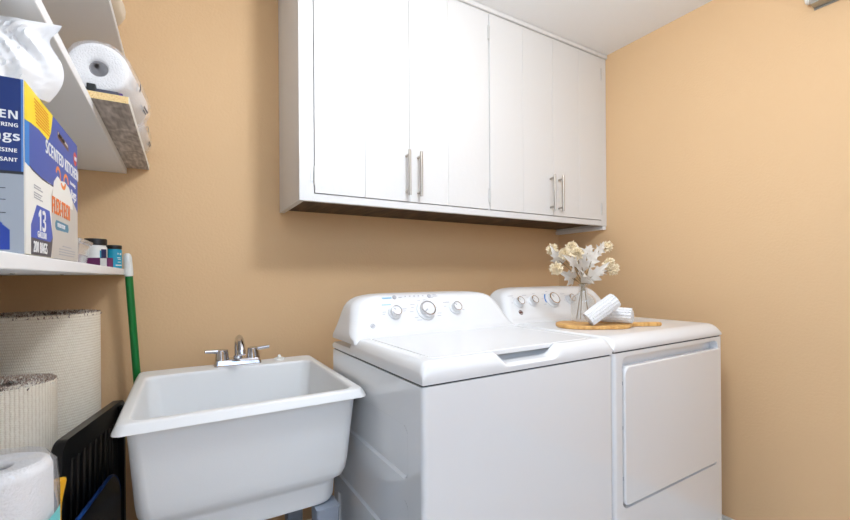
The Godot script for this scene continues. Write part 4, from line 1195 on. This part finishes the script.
# ------------------------------------------------------------------ on the dryer
func dryer_top() -> void:
	var top := 0.9455
	var bt := thing("cutting_board", "oval wooden serving board with handle on the dryer", "serving board", Vector3(1.341, top, -1.031), -0.48)
	var o := []
	for i in 25:
		var a := deg_to_rad(lerpf(14, 346, i / 24.0))
		o.append(Vector2(signf(cos(a)) * pow(absf(cos(a)), 0.7) * 0.135, signf(sin(a)) * pow(absf(sin(a)), 0.8) * 0.092))
	for q in [Vector2(0.15, -0.020), Vector2(0.175, -0.015), Vector2(0.255, -0.0145), Vector2(0.264, -0.009), Vector2(0.264, 0.009), Vector2(0.255, 0.0145), Vector2(0.175, 0.015), Vector2(0.15, 0.020)]: o.append(q)
	var mb := MB.new()
	mb.xf = Transform3D(Basis(Vector3.RIGHT, Vector3.FORWARD, Vector3.UP), Vector3.ZERO)
	mb.slab(o, 0.0, 0.014, 0.003)
	part("board", mb, M.board_oak, bt)
	var y := top + 0.0142
	# vase
	var vx := 1.364; var vz := -1.092
	mb = MB.new(); mb.xf.origin = Vector3(vx, y, vz)
	mb.lathe([Vector2(0, 0.0), Vector2(0.040, 0.0), Vector2(0.0455, 0.003), Vector2(0.047, 0.010), Vector2(0.047, 0.078), Vector2(0.045, 0.088), Vector2(0.036, 0.099), Vector2(0.024, 0.107), Vector2(0.0185, 0.113), Vector2(0.017, 0.122), Vector2(0.018, 0.136), Vector2(0.0205, 0.140), Vector2(0.0205, 0.144), Vector2(0.0185, 0.1455),
		Vector2(0.0165, 0.144), Vector2(0.0148, 0.136), Vector2(0.0145, 0.122), Vector2(0.016, 0.112), Vector2(0.0225, 0.1045), Vector2(0.0345, 0.0965), Vector2(0.0425, 0.0865), Vector2(0.0445, 0.078), Vector2(0.0445, 0.010), Vector2(0.042, 0.007), Vector2(0.02, 0.006), Vector2(0, 0.0062)], 40)
	solo("glass_vase", mb, M.glass, "clear glass bottle vase holding dried flowers on the wooden board", "vase", "", 60.0)
	# dried stems
	var blooms := [
		[Vector3(1.226, 1.238, -1.12), 0.026, "cream dried flower at the far left of the bouquet"],
		[Vector3(1.240, 1.222, -1.075), 0.026, "cream dried flower second from the left of the bouquet"],
		[Vector3(1.368, 1.254, -1.15), 0.028, "cream dried flower at the top middle of the bouquet"],
		[Vector3(1.290, 1.222, -1.06), 0.028, "cream dried flower just below the top middle one"],
		[Vector3(1.190, 1.166, -1.07), 0.027, "lowest cream dried flower on the left of the bouquet"],
		[Vector3(1.568, 1.262, -1.13), 0.026, "cream dried flower at the upper right of the bouquet"],
		[Vector3(1.480, 1.186, -1.06), 0.027, "cream dried flower at the right, beside the outermost one"],
		[Vector3(1.565, 1.165, -1.10), 0.028, "outermost cream dried flower on the right of the bouquet"],
	]
	rng.seed = 5
	var mouth := Vector3(vx, y + 0.140, vz)
	for i in blooms.size():
		var q: Vector3 = blooms[i][0]
		var t := thing("dried_flower", blooms[i][2], "flower", mouth, 0.0, "dried flowers in the glass vase")
		stalk(t, q - mouth, i, blooms.size(), 0.0016, i % 2 == 1)
		part("flower_head", bloom(q - mouth, blooms[i][1], (q - mouth).normalized()), M.petal, t, 25.0, false)
	var leaves := [
		[Vector3(1.452, 1.232, -1.14), 0.055, "silvery dried leaf upright right of the top flower"],
		[Vector3(1.474, 1.240, -1.10), 0.046, "silvery dried leaf pointing to the upper right flower"],
		[Vector3(1.236, 1.198, -1.10), 0.050, "silvery dried leaf reaching out between the left flowers"],
		[Vector3(1.262, 1.174, -1.05), 0.064, "silvery dried leaf left of the bouquet's centre"],
		[Vector3(1.405, 1.190, -1.14), 0.058, "silvery dried leaf in the middle behind the others"],
		[Vector3(1.372, 1.135, -1.055), 0.060, "silvery dried leaf low on the right above the vase"],
		[Vector3(1.288, 1.128, -1.08), 0.066, "silvery dried leaf low on the left above the vase"],
		[Vector3(1.305, 1.130, -1.035), 0.070, "silvery dried leaf in front just above the vase neck"],
		[Vector3(1.500, 1.150, -1.11), 0.040, "small silvery dried leaf under the right flowers"],
		[Vector3(1.412, 1.196, -1.09), 0.055, "silvery dried leaf in the middle right of the bouquet"],
		[Vector3(1.330, 1.172, -1.07), 0.066, "silvery dried leaf in the middle left of the bouquet"],
	]
	for i in leaves.size():
		var q: Vector3 = leaves[i][0]
		var t := thing("dried_leaf_stem", leaves[i][2], "leaf", mouth, 0.0, "dried leaves in the glass vase")
		stalk(t, q - mouth, i + 3, 11, 0.0012, true)
		part("leaf", leaf(q - mouth, leaves[i][1] * 1.35, (q - mouth).normalized(), i), M.leaf, t, 50.0, false)
	# two rolled towels
	towel("rolled white towel leaning on the other towel beside the vase", Vector3(1.306, 1.014, -0.964), 0.0305, 0.122, Vector3(0.67, 0.56, 0.39), 0.4)
	towel("rolled white towel lying flat at the right end of the board", Vector3(1.398, y + 0.0300, -0.976), 0.0290, 0.12, Vector3(0.36, 0.0, 0.93), 1.7)

func stalk(t: Node3D, q: Vector3, i: int, n: int, r: float, short: bool) -> void:
	var a := TAU * i / n
	var foot := Vector3(cos(a) * 0.026 - q.x * 0.06, -0.131, sin(a) * 0.026)
	if short: foot = Vector3(cos(a) * 0.008, -0.022, sin(a) * 0.008)
	var neck := Vector3(cos(a) * 0.006, 0.0, sin(a) * 0.006)
	var pts := []
	for k in 5: pts.append(foot.lerp(neck, k / 4.0))
	for k in range(1, 7):
		var s := k / 6.0
		var mid := neck + Vector3(q.x * 0.3, q.y * 0.55, q.z * 0.3)
		pts.append(neck.lerp(mid, s).lerp(mid.lerp(q, s), s))
	var mb := MB.new()
	mb.tube(pts, [r], 6)
	part("stem", mb, M.stem, t, 60.0)

func bloom(at: Vector3, r: float, dir: Vector3) -> MB:
	var mb := MB.new()
	var n := 90
	for i in n:
		var y := 1.0 - 2.0 * (i + 0.5) / n
		var a := i * 2.39996
		var s := sqrt(1 - y * y)
		var d := Vector3(cos(a) * s, y, sin(a) * s)
		d = (d + dir * 0.25).normalized()
		var len := r * rng.randf_range(0.78, 1.12)
		var e := d.cross(Vector3(rng.randf_range(-1, 1), rng.randf_range(-1, 1), rng.randf_range(-1, 1))).normalized()
		var up := e.cross(d).normalized()
		var w := r * 0.20
		var b := at + d * r * 0.25
		var m := at + d * len * 0.75 + up * r * 0.05
		var tip := at + d * len + up * r * rng.randf_range(-0.05, 0.2)
		mb.tri(b, m + e * w, m - e * w); mb.tri(m - e * w, m + e * w, tip)
		mb.tri(b, m + up * w * 0.8, m - up * w * 0.8)
	mb.lathe([Vector2(0, 0)], 3)
	var core := MB.new()
	core.xf.origin = at
	var prof := []
	for i in 7: prof.append(Vector2(sin(i / 6.0 * PI) * r * 0.55, -cos(i / 6.0 * PI) * r * 0.55))
	core.lathe(prof, 10)
	mb.v.append_array(core.v); mb.t.append_array(core.t); mb.c.append_array(core.c)
	return mb

func leaf(at: Vector3, size: float, dir: Vector3, i: int) -> MB:
	# lobed blade, bent along its midrib
	var out := (dir + Vector3(0, -0.15 + 0.3 * fmod(i * 0.37, 1.0), 0.2)).normalized()
	var e := out.cross(Vector3(-0.6 + 0.5 * sin(i * 2.1), 0.25 + 0.3 * cos(i * 1.7), 0.7)).normalized()
	var up := e.cross(out).normalized()
	var half := [[-0.45, 0.02], [-0.30, 0.20], [-0.16, 0.40], [-0.12, 0.22], [0.02, 0.30], [0.22, 0.50], [0.20, 0.26], [0.34, 0.20], [0.52, 0.30], [0.52, 0.14], [0.72, 0.10], [0.95, 0.01]]
	var mb := MB.new()
	for side in [-1, 1]:
		for k in half.size() - 1:
			var pts := []
			for q in [[half[k][0], 0.0], [half[k][0], half[k][1]], [half[k + 1][0], half[k + 1][1]], [half[k + 1][0], 0.0]]:
				var u: float = q[0] * size; var w: float = q[1] * size * side * 0.85
				pts.append(at + out * u + e * w + up * (-(u * u) / size * 0.45 + absf(w) * 0.45 - w * w / size * 0.9))
			mb.quad(pts[0], pts[1], pts[2], pts[3])
	return mb

func towel(label: String, at: Vector3, r: float, length: float, axis: Vector3, spin: float) -> void:
	var t := thing("rolled_towel", label, "towel", at, 0.0, "rolled white towels on the board")
	var d := axis.normalized()
	var e := d.cross(Vector3.UP).normalized()
	t.basis = Basis(e, d.cross(e).normalized() * -1.0, d * 1.0)
	if t.basis.determinant() < 0: t.basis = Basis(-e, d.cross(e).normalized() * -1.0, d)
	# spiral sheet, closed
	var n := 240; var turns := 3.0
	var ring := []; var back := []
	for i in n + 1:
		var k := float(i) / n
		var a := spin + k * turns * TAU
		var rr := lerpf(r, r * 0.12, k)
		ring.append(Vector2(cos(a), sin(a)) * rr)
		back.append(Vector2(cos(a), sin(a)) * max(0.001, rr - r * 0.25))
	back.reverse()
	var outline: Array = ring + back
	var f := FastNoiseLite.new(); f.seed = 9; f.frequency = 20.0
	var rings := []
	for i in 9:
		var z := (i / 8.0 - 0.5) * length
		var row := []
		var s := 1.0 if i > 0 and i < 8 else 0.975
		for q in outline:
			var p := Vector3(q.x * s, q.y * s, z)
			p += Vector3(q.x, q.y, 0).normalized() * (f.get_noise_3dv(Vector3(p.x, p.y, p.z * 0.35)) * 0.003 + 0.0013 * cos(atan2(q.y, q.x) * 15.0))
			row.append(p)
		rings.append(row)
	var mb := MB.new()
	mb.grid(rings, true)
	for s in [0, 8]:
		var row: Array = rings[s]
		for i in n:
			mb.quad(row[i], row[i + 1], row[row.size() - 2 - i], row[row.size() - 1 - i])
	part("roll", mb, M.terry, t, 60.0, false)

func wall_rail() -> void:
	var t := thing("wall_rail", "grey metal rail high on the right wall at the picture's top edge", "rail", Vector3(RIGHT - 0.001, 2.12, -0.60))
	part("bar", box(Vector3(-0.050, 0.0, 0.012), Vector3(-0.004, 0.055, 0.75), 0.003), M.steel, t)
	part("back_plate", box(Vector3(-0.004, -0.006, 0.012), Vector3(0, 0.075, 0.75), 0.001), M.steel, t)
	var mb := MB.new()
	mb.tube([Vector3(-0.026, 0.034, -0.004), Vector3(-0.026, 0.034, 0.0), Vector3(-0.026, 0.034, 0.012)], [0.016, 0.020, 0.020], 18)
	part("end_cap", mb, M.white_plastic, t)

func _ready() -> void:
	rng.seed = 1
	camera_and_light()
	make_materials()
	M.pane = mat(Color(0.95, 0.97, 1.0, 0.06), 0.02)
	M.pane.transparency = BaseMaterial3D.TRANSPARENCY_ALPHA
	M.pile_base = mat(Color(0.70, 0.63, 0.56), 0.95)
	room()
	ceiling_lamp()
	cabinet()
	washer()
	dryer()
	sink()
	shelves()
	shelf_goods()
	bag_box()
	left_corner()
	dryer_top()
	wall_rail()
